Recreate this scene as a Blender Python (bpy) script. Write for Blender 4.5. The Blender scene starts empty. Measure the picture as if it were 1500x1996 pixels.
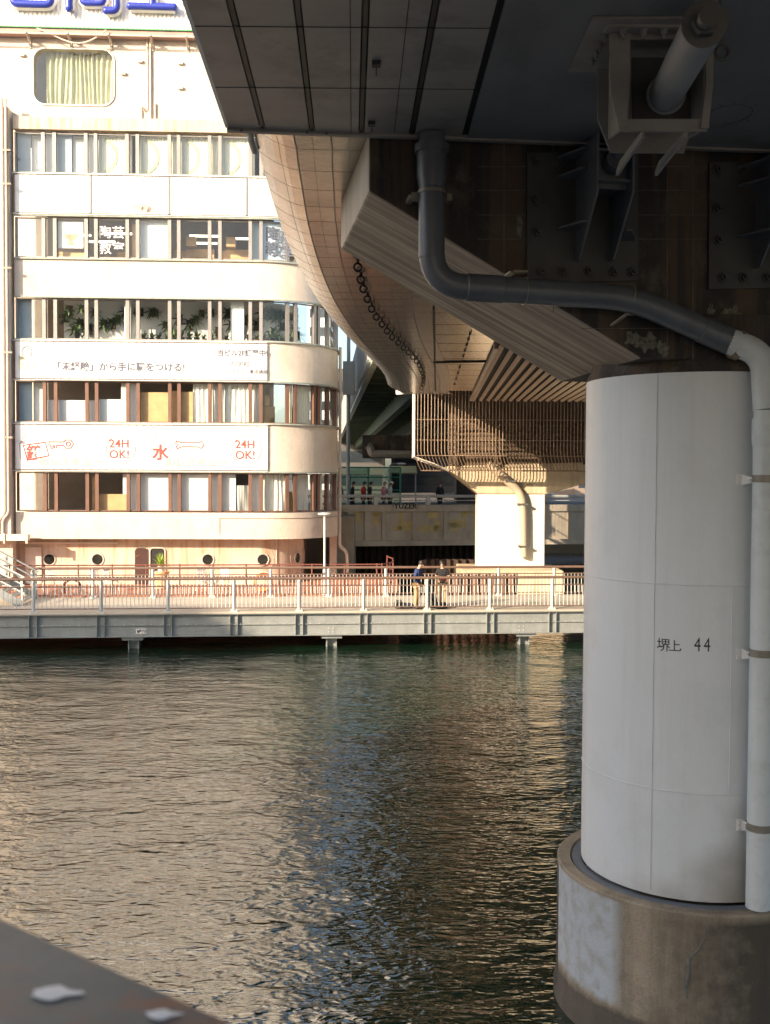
import bpy, math, random
from mathutils import Vector, Matrix
from math import sin, cos, pi, radians, sqrt, atan2
random.seed(7)
scn = bpy.context.scene
C = scn.collection
V = Vector
# ------------------------------------------------------------------ camera
EYE = 6.1; FPX = 2000.0; PITCH = .033; ROLL = .005
cd = bpy.data.cameras.new('camera'); cam = bpy.data.objects.new('camera', cd); C.objects.link(cam)
cam.matrix_world = Matrix.Translation((0, 0, EYE)) @ Matrix.Rotation(pi/2-PITCH, 4, 'X') @ Matrix.Rotation(ROLL, 4, 'Z')
cd.sensor_fit = 'VERTICAL'; cd.sensor_height = 36.0; cd.lens = FPX/1996*36.0
cd.clip_start = .05; cd.clip_end = 2000
cd.dof.use_dof = True; cd.dof.focus_distance = 34; cd.dof.aperture_fstop = 5.6
scn.camera = cam
# ------------------------------------------------------------------ light
SUN = V((.65, .68, -.36)).normalized()          # the way the light travels
w = bpy.data.worlds.new('World'); scn.world = w; w.use_nodes = True
nt = w.node_tree; sky = nt.nodes.new('ShaderNodeTexSky'); sky.sky_type = 'NISHITA'; sky.sun_disc = False
el = math.asin(-SUN.z); sky.sun_elevation = el; sky.sun_rotation = atan2(-SUN.x, -SUN.y)
sky.dust_density = 3.0; sky.air_density = 1.0
nt.links.new(sky.outputs[0], nt.nodes['Background'].inputs[0]); nt.nodes['Background'].inputs[1].default_value = .15
sl = bpy.data.lights.new('sun', 'SUN'); so = bpy.data.objects.new('sun', sl); C.objects.link(so)
sl.energy = 4.6; sl.angle = radians(.5); sl.color = (1, .80, .58)
so.rotation_euler = SUN.to_track_quat('-Z', 'Y').to_euler(); so.location = (-40, -50, 60)
scn.view_settings.view_transform = 'Standard'; scn.view_settings.look = 'None'
scn.view_settings.exposure = 1.15; scn.view_settings.gamma = 1
# ------------------------------------------------------------------ pixel <-> place, used only to measure the photo
def ray(px, py):
    xi, yi = px-750, py-998
    x = xi*cos(ROLL)+yi*sin(ROLL); y = -xi*sin(ROLL)+yi*cos(ROLL)
    u, v = x/FPX, -y/FPX
    return V((u, cos(PITCH)+v*sin(PITCH), -sin(PITCH)+v*cos(PITCH)))
def aty(px, py, Y): d = ray(px, py); return V((0, 0, EYE))+d*(Y/d.y)
def atz(px, py, Z): d = ray(px, py); return V((0, 0, EYE))+d*((Z-EYE)/d.z)
def proj(p):
    X, Y, Z = p[0], p[1], p[2]-EYE
    fw = Y*cos(PITCH)-Z*sin(PITCH); up = Y*sin(PITCH)+Z*cos(PITCH)
    x = FPX*X/fw; y = -FPX*up/fw
    return 750+x*cos(ROLL)-y*sin(ROLL), 998+y*cos(ROLL)+x*sin(ROLL)
# ------------------------------------------------------------------ materials
def lin(c): return tuple(c)+(1,) if len(c) == 3 else c
def M(name, col, rough=.6, metal=0., var=.12, scale=1.5, streak=0., scol=None, sscale=(5, 5, .35), srot=(0, 0, 0),
      bump=0., bscale=30, blot=0., bcol=None, blscale=.8, spec=.5, fine=.0, smin=.45, smax=.75):
    m = bpy.data.materials.new(name); m.use_nodes = True; n = m.node_tree.nodes; l = m.node_tree.links
    b = n['Principled BSDF']; b.inputs['Roughness'].default_value = rough; b.inputs['Metallic'].default_value = metal
    b.inputs['Specular IOR Level'].default_value = spec
    tc = n.new('ShaderNodeTexCoord')
    def noise(sc, det=5, mp=None, rot=(0, 0, 0), loc=(0, 0, 0), ro=.6):
        t = n.new('ShaderNodeTexNoise'); t.inputs['Scale'].default_value = sc; t.inputs['Detail'].default_value = det
        t.inputs['Roughness'].default_value = ro
        k = n.new('ShaderNodeMapping'); k.inputs['Rotation'].default_value = rot
        k2 = n.new('ShaderNodeMapping'); k2.inputs['Location'].default_value = loc
        if mp: k2.inputs['Scale'].default_value = mp
        l.new(tc.outputs['Object'], k.inputs[0]); l.new(k.outputs[0], k2.inputs[0]); l.new(k2.outputs[0], t.inputs['Vector']); return t.outputs['Fac']
    def ramp(src, a, c, lo=0., hi=1.):
        r = n.new('ShaderNodeMapRange'); r.inputs[1].default_value = a; r.inputs[2].default_value = c
        r.inputs[3].default_value = lo; r.inputs[4].default_value = hi; l.new(src, r.inputs[0]); return r.outputs[0]
    def mix(fac, a, c):
        x = n.new('ShaderNodeMix'); x.data_type = 'RGBA'
        l.new(fac, x.inputs[0])
        for s, k in ((a, 6), (c, 7)):
            if isinstance(s, tuple): x.inputs[k].default_value = lin(s)
            else: l.new(s, x.inputs[k])
        return x.outputs[2]
    cur = mix(ramp(noise(scale), .3, .7), tuple(c*(1-var) for c in col), tuple(min(1, c*(1+var)) for c in col))
    if fine: cur = mix(ramp(noise(bscale*1.7, 3), .35, .65, 0, fine), cur, tuple(c*.35 for c in col))
    if blot: cur = mix(ramp(noise(blscale, 8, loc=(3, 7, 1), ro=.68), .52, .62, 0, blot), cur, bcol or tuple(c*.4 for c in col))
    if streak: cur = mix(ramp(noise(1, 6, sscale, srot, (5, 2, 9), .65), smin, smax, 0, streak), cur, scol or tuple(c*.45 for c in col))
    l.new(cur, b.inputs['Base Color'])
    if bump:
        k = n.new('ShaderNodeBump'); k.inputs['Strength'].default_value = 1; k.inputs['Distance'].default_value = bump
        l.new(noise(bscale, 6), k.inputs['Height']); l.new(k.outputs[0], b.inputs['Normal'])
    m['n'] = 1
    return m
def glassmat(name, tint=(.92, .95, .94), refl=.06):
    m = bpy.data.materials.new(name); m.use_nodes = True; n = m.node_tree.nodes; l = m.node_tree.links
    n.remove(n['Principled BSDF']); o = n['Material Output']
    t = n.new('ShaderNodeBsdfTransparent'); t.inputs[0].default_value = lin(tint)
    g = n.new('ShaderNodeBsdfGlossy'); g.inputs['Roughness'].default_value = .02
    f0 = n.new('ShaderNodeLayerWeight'); f0.inputs[0].default_value = .5; f = n.new('ShaderNodeMath'); f.operation = 'POWER'; f.inputs[1].default_value = 4; l.new(f0.outputs['Facing'], f.inputs[0])
    nz = n.new('ShaderNodeTexNoise'); nz.inputs['Scale'].default_value = .8; bp = n.new('ShaderNodeBump')
    tc = n.new('ShaderNodeTexCoord'); l.new(tc.outputs['Object'], nz.inputs['Vector'])
    bp.inputs['Distance'].default_value = .01; l.new(nz.outputs['Fac'], bp.inputs['Height']); l.new(bp.outputs[0], g.inputs['Normal'])
    a = n.new('ShaderNodeMath'); a.operation = 'ADD'; a.inputs[1].default_value = refl; l.new(f.outputs[0], a.inputs[0])
    x = n.new('ShaderNodeMixShader'); l.new(a.outputs[0], x.inputs[0]); l.new(t.outputs[0], x.inputs[1]); l.new(g.outputs[0], x.inputs[2])
    l.new(x.outputs[0], o.inputs[0]); return m
# ------------------------------------------------------------------ mesh builder
class MB:
    def __init__(s, xf=None): s.v = []; s.f = []; s.sm = []; s.mi = []; s.m = 0; s.xf = xf; s.gi = []; s.gc = 0
    def add(s, vs, fs, smooth=False, raw=False):
        b = len(s.v)
        for p in vs: s.v.append(V(p) if raw or s.xf is None else V(s.xf(*p)))
        for f in fs: s.f.append([b+i for i in f]); s.sm.append(smooth); s.mi.append(s.m); s.gi.append(s.gc)
        return s
    def cut(s): s.gc += 1; return s
    def objs(s, name, mat, parent=None, **k):
        out = []
        for g in sorted(set(s.gi)):
            q = MB(); q.v = s.v; idx = [i for i in range(len(s.f)) if s.gi[i] == g]; used = sorted({v for i in idx for v in s.f[i]}); mp = {v: j for j, v in enumerate(used)}
            q.v = [s.v[v] for v in used]; q.f = [[mp[v] for v in s.f[i]] for i in idx]; q.sm = [s.sm[i] for i in idx]; q.mi = [s.mi[i] for i in idx]; out.append(q.obj(name, mat, parent, **k))
        return out
    def box(s, x0, x1, y0, y1, z0, z1):
        vs = [(x, y, z) for x in (x0, x1) for y in (y0, y1) for z in (z0, z1)]
        return s.add(vs, [(0, 1, 3, 2), (4, 6, 7, 5), (0, 4, 5, 1), (2, 3, 7, 6), (0, 2, 6, 4), (1, 5, 7, 3)])
    def prism(s, pts, vec, smooth=False):
        n = len(pts); vec = V(vec); vs = [V(p) for p in pts]+[V(p)+vec for p in pts]
        s.add(vs, [list(range(n))[::-1], [n+i for i in range(n)]])
        b = len(s.v)-2*n
        for i in range(n):
            j = (i+1) % n; s.f.append([b+i, b+j, b+n+j, b+n+i]); s.sm.append(smooth); s.mi.append(s.m); s.gi.append(s.gc)
        return s
    def bar(s, a, b, wd, ht, up=(0, 0, 1)):
        a, b = V(a), V(b)
        if s.xf: a, b = V(s.xf(*a)), V(s.xf(*b))
        d = (b-a).normalized(); u = V(up)
        if abs(d.dot(u)) > .98: u = V((0, 1, 0))
        r = d.cross(u).normalized(); u = r.cross(d).normalized()
        vs = [q+r*i*wd/2+u*j*ht/2 for q in (a, b) for i in (-1, 1) for j in (-1, 1)]
        return s.add(vs, [(0, 1, 3, 2), (4, 6, 7, 5), (0, 4, 5, 1), (2, 3, 7, 6), (0, 2, 6, 4), (1, 5, 7, 3)], raw=True)
    def tube(s, path, r, n=12, closed=False, caps=True):
        P = [V(p) if s.xf is None else V(s.xf(*p)) for p in path]; N = len(P)
        rr = r if isinstance(r, (list, tuple)) else [r]*N
        vs = []; u = None
        for i in range(N):
            if closed: d = P[(i+1) % N]-P[i-1]
            else: d = P[min(i+1, N-1)]-P[max(i-1, 0)]
            d.normalize()
            if u is None:
                u = d.cross(V((0, 0, 1)))
                if u.length < .05: u = d.cross(V((0, 1, 0)))
                u.normalize()
            u = (u-d*u.dot(d)).normalized(); w_ = d.cross(u)
            for k in range(n):
                a = 2*pi*k/n; vs.append(P[i]+(u*cos(a)+w_*sin(a))*rr[i])
        fs = []
        for i in range(N if closed else N-1):
            j = (i+1) % N
            for k in range(n): fs.append((i*n+k, i*n+(k+1) % n, j*n+(k+1) % n, j*n+k))
        s.add(vs, fs, True, raw=True)
        if caps and not closed:
            s.add(vs[:n], [list(range(n))[::-1]], raw=True); s.add(vs[-n:], [list(range(n))], raw=True)
        return s
    def lathe(s, prof, c=(0, 0, 0), n=48, smooth=True, a0=0, a1=2*pi):
        c = V(c); full = abs(a1-a0-2*pi) < 1e-6; m = n if full else n+1
        vs = [(c.x+r*cos(a0+(a1-a0)*k/n), c.y+r*sin(a0+(a1-a0)*k/n), c.z+z) for r, z in prof for k in range(m)]
        for i in range(len(prof)-1):
            s.add([vs[i*m+k] for k in range(m)]+[vs[(i+1)*m+k] for k in range(m)],
                  [(k, (k+1) % m, m+(k+1) % m, m+k) for k in range(n)], smooth)
        return s
    def grid(s, fn, nu, nv, smooth=True):
        return s.add([fn(i/nu, j/nv) for i in range(nu+1) for j in range(nv+1)],
                     [(i*(nv+1)+j, (i+1)*(nv+1)+j, (i+1)*(nv+1)+j+1, i*(nv+1)+j+1) for i in range(nu) for j in range(nv)], smooth)
    def strip(s, ss, d0, d1, z0, z1, smooth=True):      # a bar swept along (s) of a curved wall
        n = len(ss); vs = [(a, d, z) for a in ss for (d, z) in ((d0, z0), (d1, z0), (d1, z1), (d0, z1))]
        for k in range(4):
            k2 = (k+1) % 4
            s.add([vs[i*4+k] for i in range(n)]+[vs[i*4+k2] for i in range(n)], [(i, i+1, n+i+1, n+i) for i in range(n-1)], smooth)
        s.add(vs[:4], [(0, 1, 2, 3)]); s.add(vs[-4:], [(3, 2, 1, 0)]); return s
    def ball(s, c, r, sx=1, sy=1, sz=1, n=12, m=8):
        c = V(c)
        return s.grid(lambda u, v: c+V((r*sx*cos(2*pi*u)*sin(pi*v), r*sy*sin(2*pi*u)*sin(pi*v), r*sz*cos(pi*v))), n, m)
    def obj(s, name, mat, parent=None, bevel=0, recalc=True):
        o3 = V((0, 0, 0)); p = parent
        while p is not None: o3 += p.location; p = p.parent
        me = bpy.data.meshes.new(name); me.from_pydata([tuple(q-o3) for q in s.v], [], s.f)
        me.polygons.foreach_set('use_smooth', s.sm); me.polygons.foreach_set('material_index', s.mi)
        for q in (mat if isinstance(mat, (list, tuple)) else [mat]): me.materials.append(q)
        import bmesh
        if recalc:
            b = bmesh.new(); b.from_mesh(me); bmesh.ops.remove_doubles(b, verts=b.verts, dist=1e-5)
            bmesh.ops.recalc_face_normals(b, faces=b.faces); b.to_mesh(me); b.free()
        me.update()
        if any(s.sm): me.set_sharp_from_angle(angle=radians(38))
        o = bpy.data.objects.new(name, me); C.objects.link(o); o.parent = parent
        if bevel:
            k = o.modifiers.new('bevel', 'BEVEL'); k.width = bevel; k.segments = 2; k.limit_method = 'ANGLE'; k.angle_limit = radians(40)
        return o
def tag(o, label, cat, group=None, kind=None):
    if label: o['label'] = label
    if cat: o['category'] = cat
    if group: o['group'] = group
    if kind: o['kind'] = kind
    return o
def thing(name, label, cat, loc=(0, 0, 0), group=None):
    o = bpy.data.objects.new(name, None); o.empty_display_size = .3; C.objects.link(o); o.location = V(loc); return tag(o, label, cat, group)
ORD = ['first', 'second', 'third', 'fourth', 'fifth', 'sixth', 'seventh', 'eighth', 'ninth', 'tenth', 'eleventh', 'twelfth', 'thirteenth', 'fourteenth', 'fifteenth', 'sixteenth', 'seventeenth', 'eighteenth', 'nineteenth', 'twentieth', 'twenty-first', 'twenty-second', 'twenty-third', 'twenty-fourth']
def struct(o): o['kind'] = 'structure'; return o
def copytree(o, parent=None):
    c = o.copy(); C.objects.link(c); c.parent = parent
    for ch in [x for x in C.objects if x.parent == o]: copytree(ch, c)
    return c
def text(body, mat, parent, o, ex, ez, size, name='lettering', extr=.004, bold=0., align='LEFT', sx=1., spacing=1.):
    cu = bpy.data.curves.new(name, 'FONT'); cu.body = body; cu.size = size; cu.extrude = extr; cu.offset = bold; cu.align_x = align
    cu.space_character = spacing; cu.resolution_u = 3
    t = bpy.data.objects.new(name, cu); C.objects.link(t); bpy.context.view_layer.update()
    me = bpy.data.meshes.new_from_object(t.evaluated_get(bpy.context.evaluated_depsgraph_get()))
    bpy.data.objects.remove(t)
    ex = V(ex).normalized(); ez = V(ez).normalized(); en = ex.cross(ez); o3 = V((0, 0, 0)); p = parent
    while p is not None: o3 += p.location; p = p.parent
    for v in me.vertices: v.co = V(o)+ex*v.co.x*sx+ez*v.co.y+en*v.co.z-o3
    me.materials.clear(); me.materials.append(mat)
    ob = bpy.data.objects.new(name, me); C.objects.link(ob); ob.parent = parent; return ob
def fil(pts, r, n=6):       # round the corners of a path
    P = [V(p) for p in pts]; out = [P[0]]
    for i in range(1, len(P)-1):
        a = (P[i-1]-P[i]); b = (P[i+1]-P[i]); rr = min(r, a.length*.48, b.length*.48); a.normalize(); b.normalize()
        p0 = P[i]+a*rr; p1 = P[i]+b*rr
        for k in range(n+1):
            t = k/n; out.append((1-t)**2*p0+2*t*(1-t)*P[i]+t*t*p1)
    out.append(P[-1]); return out
# ------------------------------------------------------------------ palette
cream = M('cream_render', (.59, .52, .445), .8, var=.09, scale=.9, bump=.014, bscale=12, streak=.5, scol=(.46, .35, .24), sscale=(2.5, 2.5, .18), smin=.5, smax=.85, blot=.12, blscale=1.5)
creamst = M('cream_render_stained', (.58, .485, .385), .8, var=.08, bump=.01, bscale=14, streak=.8, scol=(.42, .25, .14), sscale=(4, 4, .25), smin=.47, smax=.68)
alu = M('aluminium_frame', (.30, .285, .27), .42, .5, var=.1)
brownf = M('brown_frame', (.17, .095, .07), .45, .2, var=.15)
gutter = M('grey_green_ledge', (.33, .36, .32), .6, var=.2, scale=4, streak=.3)
darkroom = M('room_wall', (.36, .31, .26), .9, var=.15, scale=.6)
roomfloor = M('room_floor', (.22, .17, .13), .8)
blindw = M('white_blind', (.80, .80, .80), .8, var=.04, scale=.7)
blindc = M('cream_blind', (.80, .78, .66), .8, var=.05, scale=.7)
bluegrey = M('blue_grey_board', (.38, .45, .52), .7, var=.12, scale=1)
ply = M('plywood', (.62, .40, .20), .7, var=.15, scale=2, streak=.3, scol=(.42, .24, .1), sscale=(.6, .6, 8), bump=.001)
fabricw = M('white_curtain', (.78, .77, .72), .9, var=.05)
fabricg = M('olive_curtain', (.50, .50, .34), .9, var=.12)
signw = M('white_banner', (.74, .73, .72), .6, var=.05, scale=.6, bump=.03, bscale=1.3)
whitep = M('white_paint', (.78, .76, .74), .5, var=.06)
blue = M('blue_letter', (.03, .05, .36), .35, var=.15, scale=6)
redtxt = M('red_print', (.70, .07, .06), .6, var=.05)
greytxt = M('grey_print', (.10, .105, .14), .6, var=.05)
faint = M('faded_print', (.36, .36, .35), .6, var=.08)
faintor = M('faded_orange_print', (.80, .60, .40), .6, var=.08)
blackm = M('black_paint', (.015, .015, .016), .5)
conduit = M('pale_conduit', (.60, .52, .44), .5, var=.1)
glass = glassmat('window_glass')
conc = M('concrete', (.33, .29, .24), .85, var=.15, scale=1.2, bump=.006, bscale=25, streak=.4, scol=(.14, .11, .08), fine=.2, blot=.3)
concp = M('pale_concrete', (.50, .45, .37), .85, var=.12, scale=1.2, bump=.006, bscale=25, streak=.3, scol=(.26, .2, .14), fine=.15)
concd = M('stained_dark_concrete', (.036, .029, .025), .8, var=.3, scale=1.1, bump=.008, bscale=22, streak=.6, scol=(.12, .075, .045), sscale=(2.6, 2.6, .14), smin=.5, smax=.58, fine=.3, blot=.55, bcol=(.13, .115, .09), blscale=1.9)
galv = M('galvanised_steel', (.27, .29, .29), .5, .2, var=.12, scale=3, streak=.2)
galvl = M('pale_grey_steel', (.58, .59, .57), .5, .1, var=.08, scale=3, streak=.15)
brownr = M('brown_handrail', (.17, .11, .085), .4, .1, var=.15)
brick = M('terracotta_paving', (.42, .17, .10), .8, var=.2, scale=6, bump=.003)
red = M('red_oxide_paint', (.17, .055, .04), .55, var=.2, scale=5)
pipegrey = M('grey_pipe', (.12, .125, .14), .38, .1, var=.15, scale=2.5, streak=.35, scol=(.06, .06, .065), fine=.15)
pipewhite = M('white_pipe', (.60, .61, .60), .45, 0, var=.05, scale=2, blot=.25, bcol=(.38, .37, .34), blscale=6)
steeld = M('dark_steel', (.10, .095, .09), .55, .3, var=.2, scale=3, bump=.001, blot=.3, bcol=(.12, .07, .04))
steelw = M('pale_steel_bracket', (.27, .245, .22), .55, .1, var=.15, scale=3, blot=.35, bcol=(.24, .16, .11), blscale=3)
leaf = M('leaf_green', (.14, .20, .09), .6, var=.5, scale=9)
leafd = M('dark_leaf', (.07, .10, .06), .6, var=.5, scale=9)
bark = M('bark_brown', (.12, .07, .04), .9, var=.3, scale=9)
# ================================================================== WATER AND GROUND
wm = bpy.data.materials.new('river_water'); wm.use_nodes = True
n = wm.node_tree.nodes; l = wm.node_tree.links; b = n['Principled BSDF']
b.inputs['Base Color'].default_value = (.005, .021, .011, 1); b.inputs['Roughness'].default_value = .03; b.inputs['IOR'].default_value = 2.55
tc = n.new('ShaderNodeTexCoord'); hs = []
def wn(sc, mp, rot, amp, det, dist, kind='FBM'):
    k = n.new('ShaderNodeMapping'); k.inputs['Scale'].default_value = mp; k.inputs['Rotation'].default_value = (0, 0, radians(rot))
    t = n.new('ShaderNodeTexNoise'); t.inputs['Scale'].default_value = sc; t.inputs['Detail'].default_value = det
    t.inputs['Distortion'].default_value = dist; t.inputs['Roughness'].default_value = .5; t.noise_type = kind
    a = n.new('ShaderNodeMath'); a.operation = 'MULTIPLY'; a.inputs[1].default_value = amp
    l.new(tc.outputs['Object'], k.inputs[0]); l.new(k.outputs[0], t.inputs['Vector']); l.new(t.outputs['Fac'], a.inputs[0]); hs.append(a.outputs[0])
wn(.6, (.8, 1.3, 1), 12, .10, 1, .2)
wn(2.4, (.6, 1.3, 1), -22, .050, 2, .6)
wn(5.6, (.55, 1.25, 1), 14, .029, 1, .9)
wn(8, (.55, 1.25, 1), -14, .013, 1, .6)
wn(22, (.8, 1.2, 1), 15, .0022, 1, .3)
cur = hs[0]
for h in hs[1:]:
    a = n.new('ShaderNodeMath'); a.operation = 'ADD'; l.new(cur, a.inputs[0]); l.new(h, a.inputs[1]); cur = a.outputs[0]
bp = n.new('ShaderNodeBump'); bp.inputs['Distance'].default_value = 1.0; bp.inputs['Strength'].default_value = 1.0
l.new(cur, bp.inputs['Height']); l.new(bp.outputs[0], b.inputs['Normal'])
m = MB(); m.grid(lambda u, v: (-90+220*u, -12+152*v, 0), 1, 1, False); struct(m.obj('water', wm, recalc=False))
gm = M('earth', (.16, .14, .11), .95, scale=.3)
m = MB(); m.grid(lambda u, v: (-1200+2400*u, -1200+2400*v, -.8), 1, 1, False); struct(m.obj('ground', gm, recalc=False))
# ================================================================== OFFICE BUILDING (curved corner)
TH = radians(2.5)
t_ = V((cos(TH), sin(TH), 0)); nO = V((sin(TH), -cos(TH), 0))
P0 = aty(28, 600, 44.0); P0.z = 0
RC = 3.3
def zf(y, px=28):
    d = ray(px, y); o = V((0, 0, EYE)); k = (P0-o).dot(nO)/d.dot(nO); return (o+d*k).z
def sf(px, z=None, y=700):
    d = ray(px, y); o = V((0, 0, EYE)); k = (P0-o).dot(nO)/d.dot(nO); return (o+d*k-P0).dot(t_)
S1 = sf(508)
SA = S1+RC*pi/2; SE = SA+14
def fx(s, d, z):
    if s <= S1: p = P0+t_*s+nO*d
    elif s <= SA:
        a = (s-S1)/RC; c = P0+t_*S1-nO*RC; p = c+(nO*cos(a)+t_*sin(a))*(RC+d)
    else: c = P0+t_*S1-nO*RC; p = c+t_*(RC+d)-nO*(s-SA)
    return (p.x, p.y, z)
def spx(px, y=700):
    lo, hi = -12, SA-.02
    for _ in range(40):
        mid = (lo+hi)/2; z = zf(y)
        if proj(fx(mid, 0, z))[0] < px: lo = mid
        else: hi = mid
    return (lo+hi)/2
def ss(a, b_):       # samples of s between a and b
    out = [a]
    if a < S1 < b_: out.append(S1)
    k0 = max(a, S1); k1 = min(b_, SA)
    if k1 > k0:
        nn = max(1, int((k1-k0)/.16))
        out += [k0+(k1-k0)*i/nn for i in range(1 if k0 in out or k0 == a else 0, nn+1)]
    if b_ not in out: out.append(b_)
    return sorted(set(out))
bld = thing('office_building', 'cream riverside office building with ribbon windows, a rounded corner and portholes at ground level', 'building', (P0.x, P0.y, 1.3))
BP = dict(parent=bld)
ZR = dict(cor=(zf(228), zf(252)), s5=(zf(338), zf(416)), s3=(zf(502), zf(577)), s2=(zf(662), zf(739)), s1=(zf(824), zf(917)), s0=(zf(998), zf(1050)))
rows = [(zf(335), zf(256)), (zf(500), zf(422)), (zf(660), zf(580)), (zf(822), zf(742)), (zf(996), zf(920))]   # z0,z1 top row first
ZTOP = 44.0
def band(name, z0, z1, d0=-.32, d1=0, mat=cream, a=0., e=None, par=None):
    mm = MB(fx); mm.strip(ss(a, e or SA+2), d0, d1, z0, z1); return mm.obj(name, mat, par or bld)
band('cornice', ZR['cor'][1], ZR['cor'][0], d1=.10, mat=creamst)
for k in ('s5', 's3', 's2', 's1'): band('spandrel', ZR[k][1], ZR[k][0])
band('spandrel', ZR['s0'][1], ZR['s0'][0], d1=.02)
led = MB(fx)
for y in (337, 419, 503, 578, 661, 740, 823, 918): led.strip(ss(0, SA+1), -.05, .09, zf(y)-.035, zf(y)+.03)
led.obj('window_ledge', gutter, bld)
# upper wall, with the hole for the rounded window
WX0, WX1, WZ0, WZ1 = sf(61, y=150), sf(220, y=150), zf(199), zf(88)
def rrect(x0, x1, z0, z1, r, k=6):
    out = []
    for cx, cz, a0 in ((x1-r, z0+r, -pi/2), (x1-r, z1-r, 0), (x0+r, z1-r, pi/2), (x0+r, z0+r, pi)):
        for i in range(k+1): a = a0+pi/2*i/k; out.append((cx+r*cos(a), cz+r*sin(a)))
    return out
um = MB(fx); UD = -.25; zt = ZTOP; zb = ZR['cor'][0]-.05
ring = rrect(WX0, WX1, WZ0, WZ1, .52)
bx0, bx1, bz0, bz1 = -14., S1, zb, zt
outer = []
cxm, czm = (WX0+WX1)/2, (WZ0+WZ1)/2
for (x, z) in ring:
    dx, dz = x-cxm, z-czm; q = min((((bx1 if dx > 0 else bx0)-cxm)/dx) if abs(dx) > 1e-6 else 1e9, (((bz1 if dz > 0 else bz0)-czm)/dz) if abs(dz) > 1e-6 else 1e9)
    outer.append((cxm+dx*q, czm+dz*q))
N = len(ring)
corners = [(bx1, bz0), (bx1, bz1), (bx0, bz1), (bx0, bz0)]
for i in range(N):
    j = (i+1) % N; o1, o2 = outer[i], outer[j]; poly = [ring[i], o1]
    for c in corners:
        if (abs(c[0]-o1[0]) < 1e-4 and abs(c[1]-o2[1]) < 1e-4) or (abs(c[1]-o1[1]) < 1e-4 and abs(c[0]-o2[0]) < 1e-4):
            if not (abs(o1[0]-o2[0]) < 1e-4 or abs(o1[1]-o2[1]) < 1e-4): poly.append(c)
    poly += [o2, ring[j]]
    um.add([(x, UD, z) for x, z in poly], [list(range(len(poly)))])
    um.add([(ring[i][0], UD, ring[i][1]), (ring[j][0], UD, ring[j][1]), (ring[j][0], UD-.5, ring[j][1]), (ring[i][0], UD-.5, ring[i][1])], [(0, 1, 2, 3)])
um.strip(ss(S1, SE), UD-.3, UD, zb, zt); um.obj('upper_wall', cream, bld)
m = MB(fx); m.strip(ss(SA+.06, SE), -.35, -.02, 1.2, zb); m.obj('side_wall', cream, bld)
m = MB(fx); m.add([fx(-14, -.3, ZTOP), fx(S1, -.3, ZTOP), fx(SA, -.3, ZTOP), fx(SE, -.3, ZTOP), tuple(V(fx(-14, -.3, ZTOP))-nO*17)], [(0, 1, 2, 3, 4)], raw=True)
m.obj('roof', gutter, bld)
m = MB(fx); m.strip([-14, S1+RC], -17.2, -17, 0, ZTOP); m.obj('rear_wall', cream, bld)
# rooms behind the glass
rm = MB(fx); rf = MB(fx)
rm.strip(ss(0, S1), -5.2, -5, 1.3, zb)
for k, (z0, z1) in enumerate(rows): rf.strip(ss(.02, SA+2), -3.2 if k else -3.1, -.33, z0-.45, z0-.06)
for k, (z0, z1) in enumerate(rows): rf.strip([.02, S1], -5, -3.2, z0-.45, z0-.06)
rf.strip([.02, S1], -5, -.33, rows[0][1]+.08, rows[0][1]+.3)
rm.strip(ss(S1, SA+3), -3.25, -3.15, 1.3, zb)
rm.obj('inner_wall', darkroom, bld); rf.obj('floor_slab', roomfloor, bld)
# left wing
m = MB(fx); m.strip([-14, -.12], -.4, .34, ZR['s0'][1]+.1, zb+.35); m.strip([-14, -.12], -.4, .1, 1.2, ZR['s0'][1]+.1); m.obj('wing_wall', cream, bld)
# rounded window
wf = MB(fx); rp = rrect(WX0, WX1, WZ0, WZ1, .52, 8)
wf.tube([(x, UD+.03, z) for x, z in rp], .035, 8, closed=True); fr = wf.obj('window', whitep, bld)
tag(fr, 'large rounded window with a curtain', None)
m = MB(fx); m.add([(x, UD-.12, z) for x, z in rp], [list(range(len(rp)))]); m.obj('pane', glass, fr, recalc=False)
m = MB(fx); m.grid(lambda u, v: (WX0+.45+(WX1-WX0-.45)*u, UD-.42+.06*sin(u*95+2*sin(v*2+u*9))+.03*sin(u*41), WZ0+(WZ1-WZ0)*v), 220, 6); m.obj('curtain', fabricg, fr, recalc=False)
m = MB(fx); m.box(WX0-.5, WX1+.5, UD-1.6, UD-1.5, WZ0-.4, WZ1+.4); m.obj('room_back', bluegrey, fr)
# ---- ribbon windows
mull = [28, 85, 107, 168, 187, 248, 268, 330, 348, 408, 428, 487, 508, 561, 577, 615, 623, 642]
MS = [max(.02, spx(p)) for p in mull]+[SA-.25]
contents = [
 'gbgbcKcccccKcccccc'[:18],
 'kkqkkpbkkkkgtkkkkk'[:18],
 'gvvvvvvvvvvvvvvvvv'[:18],
 'ghhhhbxPyWWWkcccck'[:18],
 'kkkpXbbbbbsbWkWcck'[:18]]
def panel(par, name, mat, a, e, z0, z1, d=-.34, th=.02):
    mm = MB(fx); mm.strip(ss(a, e), d-th, d, z0, z1); return mm.obj(name, mat, par)
def wavy(par, name, mat, a, e, z0, z1, d=-.42, fq=26, amp=.035):
    mm = MB(fx); nn = max(12, int((e-a)*40)); ph = random.random()*6
    mm.grid(lambda u, v: (a+(e-a)*u, d+amp*sin((a+(e-a)*u)*fq+1.4*sin(v*2.2+u*5+ph)+ph)+.012*sin(u*57), z0+(z1-z0)*v), nn, 5); return mm.obj(name, mat, par, recalc=False)
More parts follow.
